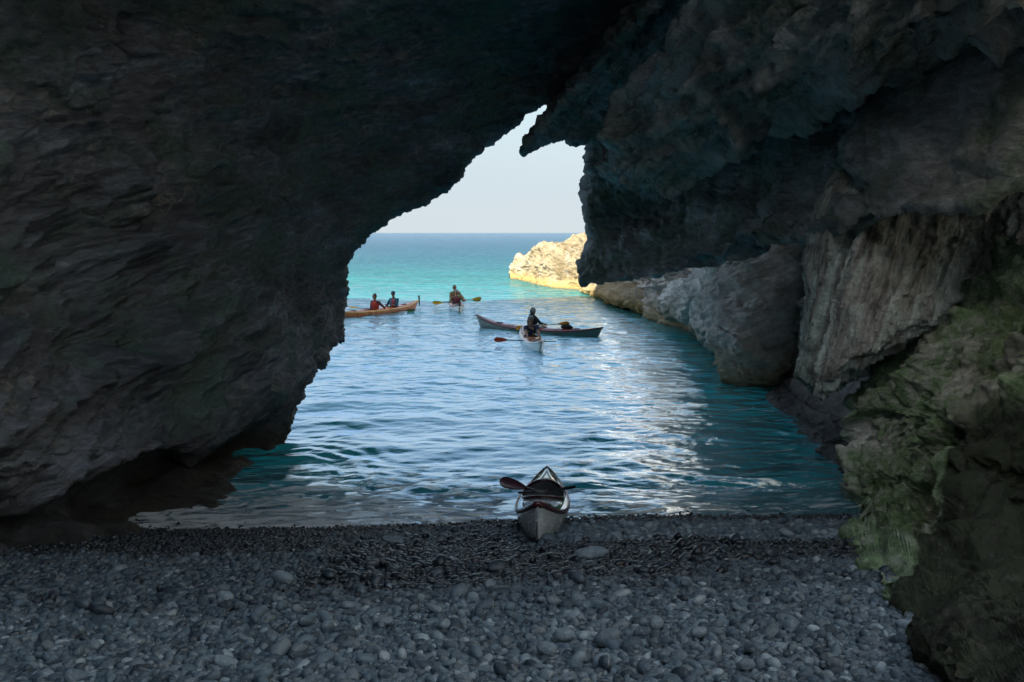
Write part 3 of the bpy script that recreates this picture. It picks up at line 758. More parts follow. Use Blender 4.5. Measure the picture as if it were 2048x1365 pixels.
# sandy and dark patches of sea floor showing through
patch = noise(t, mapping(t, v_, (0, 0, 0), (0.10, 0.25, 1)), 1.0, 4)
c = mix(t, 0.5, c, ramp(t, patch, [(0.3, 0.6), (0.7, 1.35)]), 'MULTIPLY')
# foam flecks
fo = noise(t, mapping(t, v_, (0, 0, 0.3), (1.1, 2.6, 1)), 1.6, 7, 0.62, 0.8)
fo2 = noise(t, v_, 0.35, 3)
right = math_(t, 'MULTIPLY', maprange(t, s_[0], 0.8, 2.6, 0, 1), maprange(t, s_[1], 26, 19, 0, 1))
fleck = math_(t, 'MULTIPLY', ramp(t, fo, [(0.575, 0.0), (0.61, 0.95)]), math_(t, 'MULTIPLY', right, ramp(t, fo2, [(0.42, 0.0), (0.55, 1.0)])))
# surf line along the stones
tsh = math_(t, 'SUBTRACT', s_[1], math_(t, 'ADD', math_(t, 'MULTIPLY', s_[0], 0.075), 11.75))
surfn = noise(t, mapping(t, v_, (0, 0, 0.1), (0.8, 2.2, 1)), 2.4, 9, 0.72, 1.0)
leftf = maprange(t, s_[0], 1.0, -2.0, 0.25, 1.0)
sw = math_(t, 'MULTIPLY', maprange(t, tsh, 0.1, 2.4, 1.0, 0.0), leftf)
surf = ramp(t, math_(t, 'ADD', surfn, math_(t, 'MULTIPLY', sw, 0.20)), [(0.58, 0.0), (0.70, 0.8)])
surf = math_(t, 'MULTIPLY', surf, maprange(t, tsh, 2.0, 3.4, 1, 0))
foam = math_(t, 'MAXIMUM', fleck, surf)
c = mix(t, foam, c, (0.62, 0.66, 0.68))
t.links.new(c, b.inputs['Base Color'])
b.inputs['Specular IOR Level'].default_value = 0.0
b.inputs['Roughness'].default_value = 0.9
hA = noise(t, mapping(t, v_, (0, 0, 0.15), (1.0, 1.7, 1)), 2.2, 5, 0.55, 0.3)
hB = noise(t, mapping(t, v_, (0, 0, -0.2), (1.0, 2.2, 1)), 0.55, 5, 0.55, 0.3)
hC = math_(t, 'MULTIPLY', surf, 0.35)
near = maprange(t, s_[1], 12, 60, 0.05, 0.35)
hs = math_(t, 'ADD', math_(t, 'ADD', math_(t, 'MULTIPLY', hA, maprange(t, s_[1], 12, 60, 0.016, 0.10)), math_(t, 'MULTIPLY', hB, maprange(t, s_[1], 14, 120, 0.0, 1.3))), math_(t, 'MULTIPLY', hC, 0.08))
bp = t.nodes.new('ShaderNodeBump'); bp.inputs['Distance'].default_value = 1.0; bp.inputs['Strength'].default_value = 1.0
t.links.new(hs, bp.inputs['Height']); t.links.new(bp.outputs[0], b.inputs['Normal'])
gl = t.nodes.new('ShaderNodeBsdfGlossy'); gl.inputs['Roughness'].default_value = 0.04; t.links.new(bp.outputs[0], gl.inputs['Normal'])
gl.inputs['Color'].default_value = (0.82, 0.90, 1, 1)
fr = t.nodes.new('ShaderNodeFresnel'); fr.inputs['IOR'].default_value = 1.33; t.links.new(bp.outputs[0], fr.inputs['Normal'])
fk = math_(t, 'MULTIPLY', math_(t, 'MULTIPLY', fr.outputs[0], 2.3, clamp=True), maprange(t, foam, 0, 1, 1.0, 0.15))
fk = math_(t, 'MULTIPLY', fk, maprange(t, s_[1], 40, 75, 1.0, 0.70))
ms = t.nodes.new('ShaderNodeMixShader'); t.links.new(fk, ms.inputs[0]); t.links.new(b.outputs[0], ms.inputs[1]); t.links.new(gl.outputs[0], ms.inputs[2])
t.links.new(ms.outputs[0], t.nodes['Material Output'].inputs['Surface'])
o = mesh_np('sea', np.stack([x_, y_, Zw], 1), grid_faces(ny, nx), m_sea); o['kind'] = 'structure'

# ================================================================== KAYAKS, PADDLES, PEOPLE
def simple(name, col, rough=0.4, spec=0.5, var=0.15, scale=8, coat=0.0, dirt=None):
    m, t, b = mat_new(name)
    tc = t.nodes.new('ShaderNodeTexCoord').outputs['Object']
    n_ = noise(t, tc, scale, 6, 0.65)
    lo = tuple(x * (1 - var) for x in col); hi = tuple(min(1, x * (1 + var)) for x in col)
    c = ramp(t, n_, [(0.3, lo), (0.7, hi)])
    if dirt:
        c = mix(t, ramp(t, noise(t, tc, 3, 8, 0.7), [(0.5, 0.0), (0.7, 0.6)]), c, dirt)
    t.links.new(c, b.inputs['Base Color'])
    t.links.new(maprange(t, n_, 0.3, 0.7, rough * 0.8, min(1, rough * 1.2)), b.inputs['Roughness'])
    b.inputs['Specular IOR Level'].default_value = spec; b.inputs['Coat Weight'].default_value = coat; b.inputs['Coat Roughness'].default_value = 0.08
    return m
def scratched(name, col):
    m = simple(name, col, 0.25, 0.5, 0.12, 6, 0.4)
    t = m.node_tree; b = t.nodes['Principled BSDF']
    tc = t.nodes.new('ShaderNodeTexCoord').outputs['Object']
    old = b.inputs['Base Color'].links[0].from_socket
    f = None
    for rot in ((0.5, 0.3, 0.4), (-0.6, 0.9, 1.3), (1.2, -0.4, 2.4)):
        n_ = noise(t, mapping(t, tc, rot, (1.2, 26, 26)), 1.5, 3, 0.5)
        k = ramp(t, n_, [(0.64, 0.0), (0.68, 0.8)])
        f = k if f is None else math_(t, 'MAXIMUM', f, k)
    t.links.new(mix(t, f, old, tuple(min(1, x * 2.0) for x in col)), b.inputs['Base Color'])
    return m
def box_uv(v): return v
def tube(name, pts, r, mat, parent=None, n=8, closed=False, flat=1.0):
    pts = [Vector(p) for p in pts]; m_ = len(pts); V = []; Fc = []
    for i, p in enumerate(pts):
        a = pts[(i - 1) % m_] if (closed or i > 0) else pts[0]; b = pts[(i + 1) % m_] if (closed or i < m_ - 1) else pts[-1]
        d = (b - a).normalized(); up = Vector((0, 0, 1)) if abs(d.z) < 0.95 else Vector((1, 0, 0))
        sx = d.cross(up).normalized(); sy = sx.cross(d).normalized()
        rr = r[i] if isinstance(r, (list, tuple)) else r
        for k in range(n):
            an = 2 * PI * k / n
            V.append(p + sx * math.cos(an) * rr + sy * math.sin(an) * rr * flat)
    rng = m_ if closed else m_ - 1
    for i in range(rng):
        j = (i + 1) % m_
        for k in range(n):
            Fc.append((i * n + k, i * n + (k + 1) % n, j * n + (k + 1) % n, j * n + k))
    me = bpy.data.meshes.new(name)
    if not closed:
        Fc.append(tuple(range(n - 1, -1, -1))); Fc.append(tuple((m_ - 1) * n + k for k in range(n)))
    me.from_pydata([tuple(v) for v in V], [], Fc); me.update()
    for p in me.polygons: p.use_smooth = True
    me.materials.append(mat)
    o = bpy.data.objects.new(name, me); COL.objects.link(o)
    if parent: o.parent = parent
    return o
def poly(name, V, Fc, mat, parent=None, smooth=True):
    me = bpy.data.meshes.new(name); me.from_pydata([tuple(v) for v in V], [], Fc); me.update()
    for p in me.polygons: p.use_smooth = smooth
    me.materials.append(mat)
    o = bpy.data.objects.new(name, me); COL.objects.link(o)
    if parent: o.parent = parent
    return o
M_black = simple('black_rubber', (0.015, 0.015, 0.017), 0.5)
M_line = simple('deck_cord', (0.02, 0.02, 0.022), 0.7)
M_carbon = simple('dark_paddle', (0.03, 0.03, 0.033), 0.3)

def kayak(label, L, B, hull_m, deck_m, trim_m, rim_m, cockpits, rise=(0.20, 0.16), rudder=False, group=None, cat='kayak', rim_lift=0.0, cock=(0.40, 0.235)):
    """bow along +x; z = 0 is the waterline"""
    root = empty('kayak'); tag(root, label, cat, group)
    nt_, ns_ = 64, 12
    def hb(t): return B / 2 * max(0.0, 1 - abs(t) ** 2.3) ** 0.80 + 0.008
    def zs(t): return 0.17 + (rise[0] if t > 0 else rise[1]) * abs(t) ** 3.0
    def zk(t): return -0.11 + 0.14 * abs(t) ** 5
    def deckz(t, f): return zs(t) + 0.33 * hb(t) * (1 - f * f) ** 0.9 * (1.0 - 0.25 * abs(t))
    T = [-1 + 2 * i / nt_ for i in range(nt_ + 1)]
    V = []; Fc = []
    for t in T:
        for j in range(-ns_, ns_ + 1):
            s_ = abs(j) / ns_
            y = hb(t) * math.sin(s_ * PI / 2) ** 0.85 * (1 if j >= 0 else -1)
            z = zk(t) + (zs(t) - zk(t)) * s_ ** 1.9
            hfrac = (z - zk(t)) / (zs(t) - zk(t) + 1e-6)
            x = t * L / 2 * (1 - 0.075 * (1 - hfrac) * abs(t) ** 6)
            V.append((x, y, z))
    w_ = 2 * ns_ + 1
    for i in range(nt_):
        for j in range(w_ - 1):
            Fc.append((i * w_ + j, (i + 1) * w_ + j, (i + 1) * w_ + j + 1, i * w_ + j + 1))
    for i in (0, nt_):
        Fc.append(tuple(i * w_ + j for j in range(w_)))
    poly('hull', V, Fc, hull_m, root)
    # deck with the cockpit holes left open
    V = []; Fc = []; nd = 120; md = 16
    for i in range(nd + 1):
        t = -1 + 2 * i / nd
        for j in range(md + 1):
            f = -1 + 2 * j / md
            V.append((t * L / 2, hb(t) * f, deckz(t, f) + 0.002))
    for i in range(nd):
        for j in range(md):
            q = [i * (md + 1) + j, (i + 1) * (md + 1) + j, (i + 1) * (md + 1) + j + 1, i * (md + 1) + j + 1]
            cx = sum(V[k][0] for k in q) / 4; cy = sum(V[k][1] for k in q) / 4
            if any(((cx - c) / cock[0]) ** 2 + (cy / cock[1]) ** 2 < 1 for c in cockpits): continue
            Fc.append(tuple(q))
    poly('deck', V, Fc, deck_m, root)
    for sgn in (-1, 1):
        tube('seam_stripe', [(t * L / 2, sgn * (hb(t) + 0.001), zs(t) - 0.004) for t in T], 0.014, trim_m, root, 6, flat=2.2)
    for c in cockpits:
        rim = []; n = 40
        Vv = []; Ff = []
        for k in range(n):
            a = 2 * PI * k / n; x = c + cock[0] * 1.04 * math.cos(a); y = cock[1] * 1.04 * math.sin(a)
            t = x / (L / 2); f = max(-0.98, min(0.98, y / hb(t)))
            z0 = deckz(t, f) - 0.01; up = 0.035 + rim_lift * max(0, math.cos(a)) ** 0.6 * (1 if math.cos(a) > 0 else 0)
            Vv += [(x, y, z0), (x * 1.0 + 0.012 * math.cos(a), y * 1.03, z0 + up)]
            rim.append((x + 0.012 * math.cos(a), y * 1.03, z0 + up))
        for k in range(n):
            j = (k + 1) % n; Ff.append((2 * k, 2 * j, 2 * j + 1, 2 * k + 1))
        co = poly('cockpit_coaming', Vv, Ff, rim_m, root)
        tube('coaming_lip', rim, 0.016, rim_m, co, 8, closed=True, flat=0.6)
        # seat
        Vv = []; Ff = []
        for i in range(7):
            for j in range(7):
                u_, v_2 = i / 6, j / 6 * 2 - 1
                Vv.append((c - 0.30 + 0.42 * u_, 0.19 * v_2, -0.03 + 0.04 * v_2 * v_2 + 0.16 * max(0, 0.25 - u_) * 4))
        for i in range(6):
            for j in range(6): Ff.append((i * 7 + j, (i + 1) * 7 + j, (i + 1) * 7 + j + 1, i * 7 + j + 1))
        poly('seat', Vv, Ff, M_black, root)
    # hatches
    for t in (0.62, -0.60):
        if any(abs(t * L / 2 - c) < 0.75 for c in cockpits): continue
        Vv = [(t * L / 2, 0, deckz(t, 0) + 0.03)]; Ff = []; n = 24
        for rr, hz in ((0.7, 0.028), (1.0, 0.0)):
            for k in range(n):
                a = 2 * PI * k / n; f = 0.62 * rr * math.sin(a)
                Vv.append((t * L / 2 + 0.16 * rr * math.cos(a), f * hb(t), deckz(t, f) + hz))
        for k in range(n):
            j = (k + 1) % n; Ff += [(0, 1 + k, 1 + j), (1 + k, 1 + n + k, 1 + n + j, 1 + j)]
        poly('hatch_cover', Vv, Ff, M_black, root)
    # perimeter cord and bungees
    for sg in (-1, 1):
        for a, b in ((0.30, 0.93), (-0.93, -0.30)):
            pts = [(tq * L / 2, sg * 0.72 * hb(tq), deckz(tq, 0.72) + 0.012) for tq in np.linspace(a, b, 10)]
            tube('deck_cord', pts, 0.006, M_line, root, 5)
    for tq in (0.36, 0.42, -0.36, -0.42):
        tube('bungee', [(tq * L / 2 + (0.05 if k % 2 else -0.05), f * hb(tq) * 0.75, deckz(tq, f * 0.75) + 0.012) for k, f in enumerate((-1, -0.5, 0, 0.5, 1))], 0.005, M_line, root, 5)
    for e in (1, -1):
        tube('carry_toggle', [(e * L / 2 * 0.985, -0.05, zs(1 if e > 0 else -1) - 0.04), (e * L / 2 * 0.985, 0.05, zs(1 if e > 0 else -1) - 0.04)], 0.014, M_black, root, 8)
    if rudder:
        zt = zs(-1)
        V_ = [(-L / 2 - .02, 0, zt - .02), (-L / 2 + .02, 0, zt + .22), (-L / 2 - .10, 0, zt + .24), (-L / 2 - .12, 0, zt - .05), (-L/2 - .10, 0, zt - .28), (-L/2-.03, 0, zt - .30)]
        Vv = [(x, y, z) for y in (-.012, .012) for x, _, z in V_]
        n = len(V_); Ff = [tuple(range(n)), tuple(range(2 * n - 1, n - 1, -1))] + [(k, n + k, n + (k + 1) % n, (k + 1) % n) for k in range(n)]
        poly('rudder', Vv, Ff, rudder, root, False)
    root['_h'] = 0
    del root['_h']
    return root, (hb, zs, zk, deckz)

def blade_mesh(side, ln=0.46, wd=0.17):
    """blade along +x from 0; flat in the xz plane, cupped in y"""
    V = []; Fc = []; n = 12; m_ = 6
    for lay in (0, 1):
        for i in range(n + 1):
            u_ = i / n
            w_ = wd / 2 * (math.sin(min(1, u_ * 1.25 + 0.05) * PI / 2) ** 0.7) * (1 if u_ < .75 else math.sqrt(max(0.02, 1 - ((u_ - .75) / .25) ** 2)))
            for j in range(m_ + 1):
                f = -1 + 2 * j / m_
                V.append((u_ * ln, side * (0.02 * (f * f) + 0.03 * u_ * u_) + (0.004 if lay else -0.004) * (1.6 - abs(f)), f * w_ - 0.012 * u_))
    A = (n + 1) * (m_ + 1)
    for lay in (0, 1):
        for i in range(n):
            for j in range(m_):
                q = (lay * A + i * (m_ + 1) + j, lay * A + (i + 1) * (m_ + 1) + j, lay * A + (i + 1) * (m_ + 1) + j + 1, lay * A + i * (m_ + 1) + j + 1)
                Fc.append(q if lay else q[::-1])
    for i in range(n):
        for j in (0, m_):
            a = i * (m_ + 1) + j; b = (i + 1) * (m_ + 1) + j; Fc.append((a, b, A + b, A + a))
    return V, Fc
def paddle(label, a, b, blade_m, shaft_m, roll=(0.0, 0.0), group=None, half=False, mats=None, bl=0.46, bw=0.17):
    """from world point a to world point b (blade tips)"""
    a = Vector(a); b = Vector(b); L = (b - a).length
    root = empty('paddle', (a + b) / 2); tag(root, label, 'paddle', group)
    d = (b - a).normalized()
    q = Matrix.Identity(3); x = d; y = Vector((0, 0, 1)).cross(x).normalized(); z = x.cross(y)
    root.rotation_euler = Matrix((x, y, z)).transposed().to_euler()
    s0 = -L / 2 + bl - 0.03 if not half else -L / 2
    tube('shaft', [(s0, 0, 0), (L / 2 - bl + 0.03, 0, 0)], 0.0155, shaft_m, root, 10)
    for k, e in enumerate((1, -1)):
        if half and e < 0: continue
        V, Fc = blade_mesh(1, bl, bw)
        o = poly('blade', V, Fc, (mats or (blade_m, blade_m))[k], root)
        o.location = (e * (L / 2 - bl), 0, 0)
        o.rotation_euler = (roll[k], 0, 0 if e > 0 else PI)
    return root

M_skin = simple('skin', (0.30, 0.17, 0.11), 0.55, 0.4, 0.1)
def skin_eval(nodes, edges, sub=2):
    """nodes: list of (xyz, rx, ry); first is the root. Returns evaluated verts, faces"""
    me = bpy.data.meshes.new('tmp'); me.from_pydata([n_[0] for n_ in nodes], edges, [])
    o = bpy.data.objects.new('tmp', me); COL.objects.link(o)
    m1 = o.modifiers.new('s', 'SKIN'); m1.use_smooth_shade = True
    m2 = o.modifiers.new('u', 'SUBSURF'); m2.levels = sub; m2.render_levels = sub
    for k, n_ in enumerate(nodes):
        me.skin_vertices[0].data[k].radius = (n_[1], n_[2]); me.skin_vertices[0].data[k].use_root = (k == 0)
    dg = bpy.context.evaluated_depsgraph_get(); dg.update()
    ev = o.evaluated_get(dg); m_ = ev.to_mesh()
    V = [tuple(v.co) for v in m_.vertices]; Fc = [tuple(p.vertices) for p in m_.polygons]
    ev.to_mesh_clear(); bpy.data.objects.remove(o); bpy.data.meshes.remove(me)
    return V, Fc
def ell(c, r, nu=16, nv=12, fn=None):
    V = []; Fc = []
    for i in range(nv + 1):
        ph = PI * i / nv
        for j in range(nu):
            th = 2 * PI * j / nu
            d = Vector((math.sin(ph) * math.cos(th), math.sin(ph) * math.sin(th), math.cos(ph)))
            q = Vector((d.x * r[0], d.y * r[1], d.z * r[2]))
            if fn: q = fn(d, q)
            V.append(tuple(Vector(c) + q))
    for i in range(nv):
        for j in range(nu): Fc.append((i * nu + j, (i + 1) * nu + j, (i + 1) * nu + (j + 1) % nu, i * nu + (j + 1) % nu))
    return V, Fc
def joined(*vf):
    V = []; Fc = []
    for v, f in vf:
        k = len(V); V += v; Fc += [tuple(i + k for i in q) for q in f]
    return V, Fc
def person(label, mat_w, hands, turn=0.0, scale=1.0, skin=None, shirt=None, vest=None, cap=None, hair=None, brim=True, hood=None, vest2=None, marks=None, lean=0.0, head_turn=0.0, group=None, sleeves=True):
    """seated, facing +x; mat_w places it in the world, hands are world points (right, left)"""
    inv = (mat_w @ Matrix.Scale(scale, 4)).inverted()
    H = [inv @ Vector(h) for h in hands]
    nodes = [((0, 0, .10), .155, .125), ((0, 0, .26), .145, .115), ((lean * .4, 0, .41), .165, .12), ((lean * .8, 0, .52), .09, .08), ((lean + .01, 0, .60), .062, .062), ((lean + .02, 0, .68), .055, .055)]
    edges = [(0, 1), (1, 2), (2, 3), (3, 4), (4, 5)]
    sh_nodes = [((0, 0, .12), .165, .135), ((0, 0, .26), .158, .128), ((lean * .4, 0, .41), .178, .133), ((lean * .8, 0, .535), .095, .085)]
    sh_edges = [(0, 1), (1, 2), (2, 3)]
    def add(N_, E_, p, r, to):
        N_.append((tuple(p), r, r)); E_.append((to, len(N_) - 1)); return len(N_) - 1
    for si, sg in enumerate((-1, 1)):
        sh = Vector((lean * .7, sg * .185, .485)); h = H[si]
        mid = (sh + h) / 2; dist = (h - sh).length; drop = math.sqrt(max(0.0, .29 ** 2 - (dist / 2) ** 2))
        el_ = mid + Vector((-.25, sg * .5, -.85)).normalized() * drop
        s_i = add(nodes, edges, sh, .06, 2); e_i = add(nodes, edges, el_, .042, s_i)
        fd = (h - el_).normalized(); wr_ = h - fd * .07
        w_i = add(nodes, edges, wr_, .028, e_i); p_i = add(nodes, edges, h, .034, w_i)
        side = Vector((0, 0, 1)).cross(fd).normalized() if abs(fd.z) < .95 else Vector((0, 1, 0))
        for q, ln in zip((-.027, -.009, .009, .027), (.062, .075, .072, .055)):
            b_ = h + side * q + fd * .03
            k1 = add(nodes, edges, b_ + fd * ln * .4, .0095, p_i); k2 = add(nodes, edges, b_ + fd * ln * .55 + Vector((0, 0, -.03)), .0085, k1)
        add(nodes, edges, h + side * (-.045 * sg) + Vector((0, 0, -.02)), .011, p_i)
        a1 = add(sh_nodes, sh_edges, sh, .073, 2)
        a2 = add(sh_nodes, sh_edges, sh.lerp(el_, .55 if not sleeves else .95), .058, a1)
        if sleeves: add(sh_nodes, sh_edges, el_.lerp(wr_, .85), .042, a2)
        hp = add(nodes, edges, Vector((.06, sg * .09, .08)), .085, 0); kn = add(nodes, edges, Vector((.46, sg * .13, .17)), .06, hp)
        an = add(nodes, edges, Vector((.84, sg * .08, .05)), .04, kn); add(nodes, edges, Vector((.90, sg * .08, .14)), .033, an)
    hc = Vector((lean + .03, 0, .725))
    R = Matrix.Rotation(head_turn, 3, 'Z')
    def rot(vf): return [tuple(hc + R @ (Vector(v) - hc)) for v in vf[0]], vf[1]
    def face(d, q):
        if d.x > 0.75 and abs(d.z + .05) < .25 and abs(d.y) < .22: q.x += .018
        if d.z < -.3: q.y *= .86; q.x *= .95
        if d.x > .6 and .05 < d.z < .35 and .2 < abs(d.y) < .5: q.x -= .008
        return q
    head = rot(ell(hc, (.104, .084, .122), 28, 22, face))
    ears = [rot(ell(hc + Vector((-.005, sg * .078, -.005)), (.018, .01, .03), 8, 6)) for sg in (-1, 1)]
    nose = rot(ell(hc + Vector((.102, 0, -.015)), (.018, .013, .024), 8, 6))
    V, Fc = joined(skin_eval(nodes, edges), head, nose, *ears)
    root = poly('person', V, Fc, skin or M_skin); tag(root, label, 'person', group)
    root.matrix_world = mat_w @ Matrix.Scale(scale, 4)
    if shirt:
        V, Fc = skin_eval(sh_nodes, sh_edges); poly('shirt', V, Fc, shirt, root)
    for vm, half in ((vest, 0), (vest2, 1)):
        if not vm: continue
        V = []; Fc = []; n = 28
        prof = [(.14, .158, .150), (.22, .175, .165), (.32, .190, .175), (.42, .192, .168), (.48, .165, .145), (.525, .11, .095)]
        for z, ry, rx in prof:
            for k in range(n):
                a = 2 * PI * k / n
                e = 1.0 + (0.004 if half else 0)
                V.append((lean * z / .5 * .7 + rx * e * math.cos(a), ry * e * math.sin(a), z))
        for i in range(len(prof) - 1):
            for k in range(n):
                if half and not (n * 0.0 <= k < n * .5): continue
                Fc.append((i * n + k, i * n + (k + 1) % n, (i + 1) * n + (k + 1) % n, (i + 1) * n + k))
        poly('life_vest', V, Fc, vm, root)
    if hair:
        V, Fc = rot(ell(hc + Vector((-.018, 0, .018)), (.106, .096, .124), 20, 14)); poly('hair', V, Fc, hair, root)
    if hood:
        V, Fc = joined(rot(ell(hc + Vector((-.022, 0, -.005)), (.108, .10, .142), 20, 14)), ell((lean - .01, 0, .57), (.10, .12, .09), 18, 10)); poly('hood', V, Fc, hood, root)
    if cap:
        V, Fc = rot(ell(hc + Vector((-.006, 0, .035)), (.114, .098, .104), 22, 14, lambda d, q: Vector((q.x, q.y, max(q.z, 0.0)))))
        cp = poly('cap', V, Fc, cap, root)
        if brim:
            Vb = []; Fb = []
            for lay in (0, .006):
                for i in range(9):
                    a = -1.1 + 2.2 * i / 8
                    for rr in (.085, .165):
                        Vb.append(tuple(hc + R @ Vector((rr * math.cos(a) if rr < .1 else .085 * math.cos(a) + .08 * math.cos(a) ** .5, (.085 if rr < .1 else .088) * math.sin(a), .035 - lay - (0.012 if rr > .1 else 0)))))
            for lay in (0, 18):
                for i in range(8): Fb.append((lay + 2 * i, lay + 2 * i + 1, lay + 2 * i + 3, lay + 2 * i + 2))
            poly('brim', Vb, Fb, cap, cp)
    if marks:
        for y0_, z0_, w_, h_, m_ in marks:
            n = 6; Vm = []; Fm = []
            for i in range(n + 1):
                for zz in (0, h_):
                    yy_ = y0_ + w_ * i / n
                    xx = .142 * math.sqrt(max(0, 1 - (yy_ / .19) ** 2)) + .012 + lean * .3
                    Vm.append((xx, yy_, z0_ + zz))
            for i in range(n): Fm.append((2 * i, 2 * i + 2, 2 * i + 3, 2 * i + 1))
            poly('chest_print', Vm, Fm, m_, root)
    return root
def place(root, c, head_to, z=0.0):
    """centre c (x, y), bow pointing to the direction head_to (dx, dy)"""
    root.location = (c[0], c[1], z); yaw = math.atan2(head_to[1], head_to[0]); root.rotation_euler = (0, 0, yaw)
    M = Matrix.Translation((c[0], c[1], z)) @ Matrix.Rotation(yaw, 4, 'Z')
    root.matrix_world = M
    return M

K_white = scratched('worn_white_hull', (0.42, 0.46, 0.47))
K_hull2 = simple('white_gelcoat', (0.62, 0.68, 0.70), 0.2, 0.5, 0.08, 5, 0.5)
K_green = simple('pale_green_hull', (0.08, 0.125, 0.115), 0.2, 0.5, 0.08, 5, 0.5)
K_red = simple('red_deck', (0.30, 0.055, 0.04), 0.25, 0.5, 0.15, 5, 0.5)
K_orange = simple('orange_deck', (0.62, 0.17, 0.05), 0.3, 0.5, 0.2, 4, 0.4)
K_brown = simple('orange_brown_deck', (0.42, 0.14, 0.07), 0.3, 0.5, 0.2, 6, 0.4)
K_yell = simple('yellow_fade', (0.60, 0.42, 0.10), 0.3, 0.5, 0.2, 4, 0.4)
K_pink = simple('pale_pink_deck', (0.66, 0.42, 0.42), 0.3, 0.5, 0.2, 9, 0.4)
K_dkred = simple('dark_red_trim', (0.065, 0.012, 0.016), 0.35, 0.5, 0.15)
K_maroon = simple('maroon_coaming', (0.055, 0.012, 0.022), 0.25, 0.5, 0.1, 6, 0.5)
K_deckgrey = simple('glossy_grey_deck', (0.36, 0.40, 0.42), 0.12, 0.6, 0.15, 7, 0.8)
B_yellow = simple('yellow_blade', (0.60, 0.36, 0.02), 0.4)
B_red = simple('red_blade', (0.85, 0.07, 0.04), 0.4)
B_orange = simple('orange_blade', (0.80, 0.33, 0.03), 0.4)
B_green = simple('olive_blade', (0.14, 0.17, 0.04), 0.4)
C_navy = simple('navy_shirt', (0.03, 0.045, 0.09), 0.9, 0.2, 0.3, 20)
C_black = simple('black_cloth', (0.018, 0.02, 0.024), 0.9, 0.2, 0.3, 20)
C_grey = simple('dark_grey_jacket', (0.05, 0.07, 0.085), 0.9, 0.2, 0.3, 20)
C_maroon = simple('maroon_cloth', (0.16, 0.045, 0.06), 0.9, 0.2, 0.3, 20)
C_red = simple('red_cloth', (0.55, 0.07, 0.05), 0.9, 0.2, 0.2, 20)
C_pink = simple('faded_pink_cloth', (0.36, 0.09, 0.12), 0.9, 0.2, 0.2, 20)
C_teal = simple('teal_cloth', (0.03, 0.12, 0.17), 0.9, 0.2, 0.3, 20)
C_khaki = simple('khaki_cloth', (0.14, 0.11, 0.06), 0.9, 0.2, 0.3, 20)
C_cap = simple('grey_cap', (0.24, 0.27, 0.28), 0.9, 0.2, 0.3, 30)
C_blue = simple('blue_cap', (0.03, 0.08, 0.14), 0.9, 0.2, 0.3, 30)
C_hair = simple('dark_hair', (0.035, 0.022, 0.016), 0.7, 0.3, 0.3, 40)
C_print = simple('yellow_print', (0.55, 0.40, 0.12), 0.8, 0.2, 0.2, 30)
GP = 'people sitting in the kayaks'; GK = 'sea kayaks'; GD = 'kayak paddles'
def seatM(M, x, z=0.0): return M @ Matrix.Translation((x, 0, z))
def wp(M, x, y, z): return M @ Vector((x, y, z))

# --- beached kayak
a = Vector(P(1076, 1008, 9.2)); b = Vector(P(1094, 934, 13.9))
L1 = (b - a).length
kb, fn1 = kayak('white scratched sea kayak with maroon trim beached empty on the pebbles at the water', L1, 0.66, K_white, K_deckgrey, K_dkred, K_maroon, [0.0], rise=(0.24, 0.26), group=GK, rim_lift=0.10, cock=(0.52, 0.265))
X_ = (b - a).normalized(); Y_ = Vector((0, 0, 1)).cross(X_).normalized(); Z_ = X_.cross(Y_)
Mk = Matrix.Translation((a + b) / 2 - Z_ * 0.425) @ Matrix((X_, Y_, Z_)).transposed().to_4x4()
kb.matrix_world = Mk
hbk, zsk, zkk, dzk = fn1
Vv = [(0.12, 0, dzk(0, 0) + .055)]; Ff = []; n = 36
for rr in (.55, 1.0):
    for k in range(n):
        a_ = 2 * PI * k / n; x_2 = .53 * rr * math.cos(a_); y_2 = .268 * rr * math.sin(a_)
        Vv.append((x_2, y_2, dzk(x_2 / (L1 / 2), min(.97, abs(y_2) / hbk(x_2 / (L1 / 2)))) + .022 + .09 * max(0, math.cos(a_)) * rr + (.02 if rr < 1 else 0)))
for k in range(n):
    j = (k + 1) % n; Ff += [(0, 1 + k, 1 + j), (1 + k, 1 + n + k, 1 + n + j, 1 + j)]
poly('cockpit_shade', Vv, Ff, simple('cockpit_dark', (0.006, 0.007, 0.010), 0.85, 0.12), kb)  # black dome standing in for the shaded inside of the open cockpit
tube('keel_line', [(-L1 / 2 * .968, .012, .22), (-L1 / 2 * .95, .012, .10), (-L1 / 2 * .935, .014, .02)], 0.006, M_black, kb, 6)
tube('skeg_slot', [(-L1 / 2 * .945, 0, .02), (-L1 / 2 * .935, .04, .05)], 0.014, M_black, kb, 6)
tube('bow_line', [(L1 / 2 * .97, 0.0, .44), (L1 / 2 * .72, .10, .33), (L1 / 2 * .60, .15, .33)], 0.010, simple('green_rope', (0.05, 0.16, 0.09), 0.8), kb, 6)
tube('bow_line', [(L1 / 2 * .97, 0.0, .44), (L1 / 2 * .72, -.10, .33), (L1 / 2 * .60, -.15, .33)], 0.010, M_line, kb, 6)
tube('tow_rope', [(-L1 / 2 * tq, -0.80 * hbk(-tq), dzk(-tq, .8) + .015) for tq in np.linspace(.05, .8, 14)], 0.012, simple('green_rope', (0.05, 0.20, 0.09), 0.8), kb, 6)
def kp(x, y, z): return Mk @ Vector((x, y, z))
p0 = kp(-0.66, 0.10, 0.34)
pa = Vector(P(1006, 978, p0.y - 0.1))
paddle('dark half paddle with its blade sticking up at the left of the beached kayak', kp(-0.75, -0.05, 0.345), kp(-0.60, 0.52, 0.50), simple('dark_maroon_blade', (0.05, 0.018, 0.028), 0.3), M_carbon, (0.25, 0), GD, half=True, bl=0.36, bw=0.14)
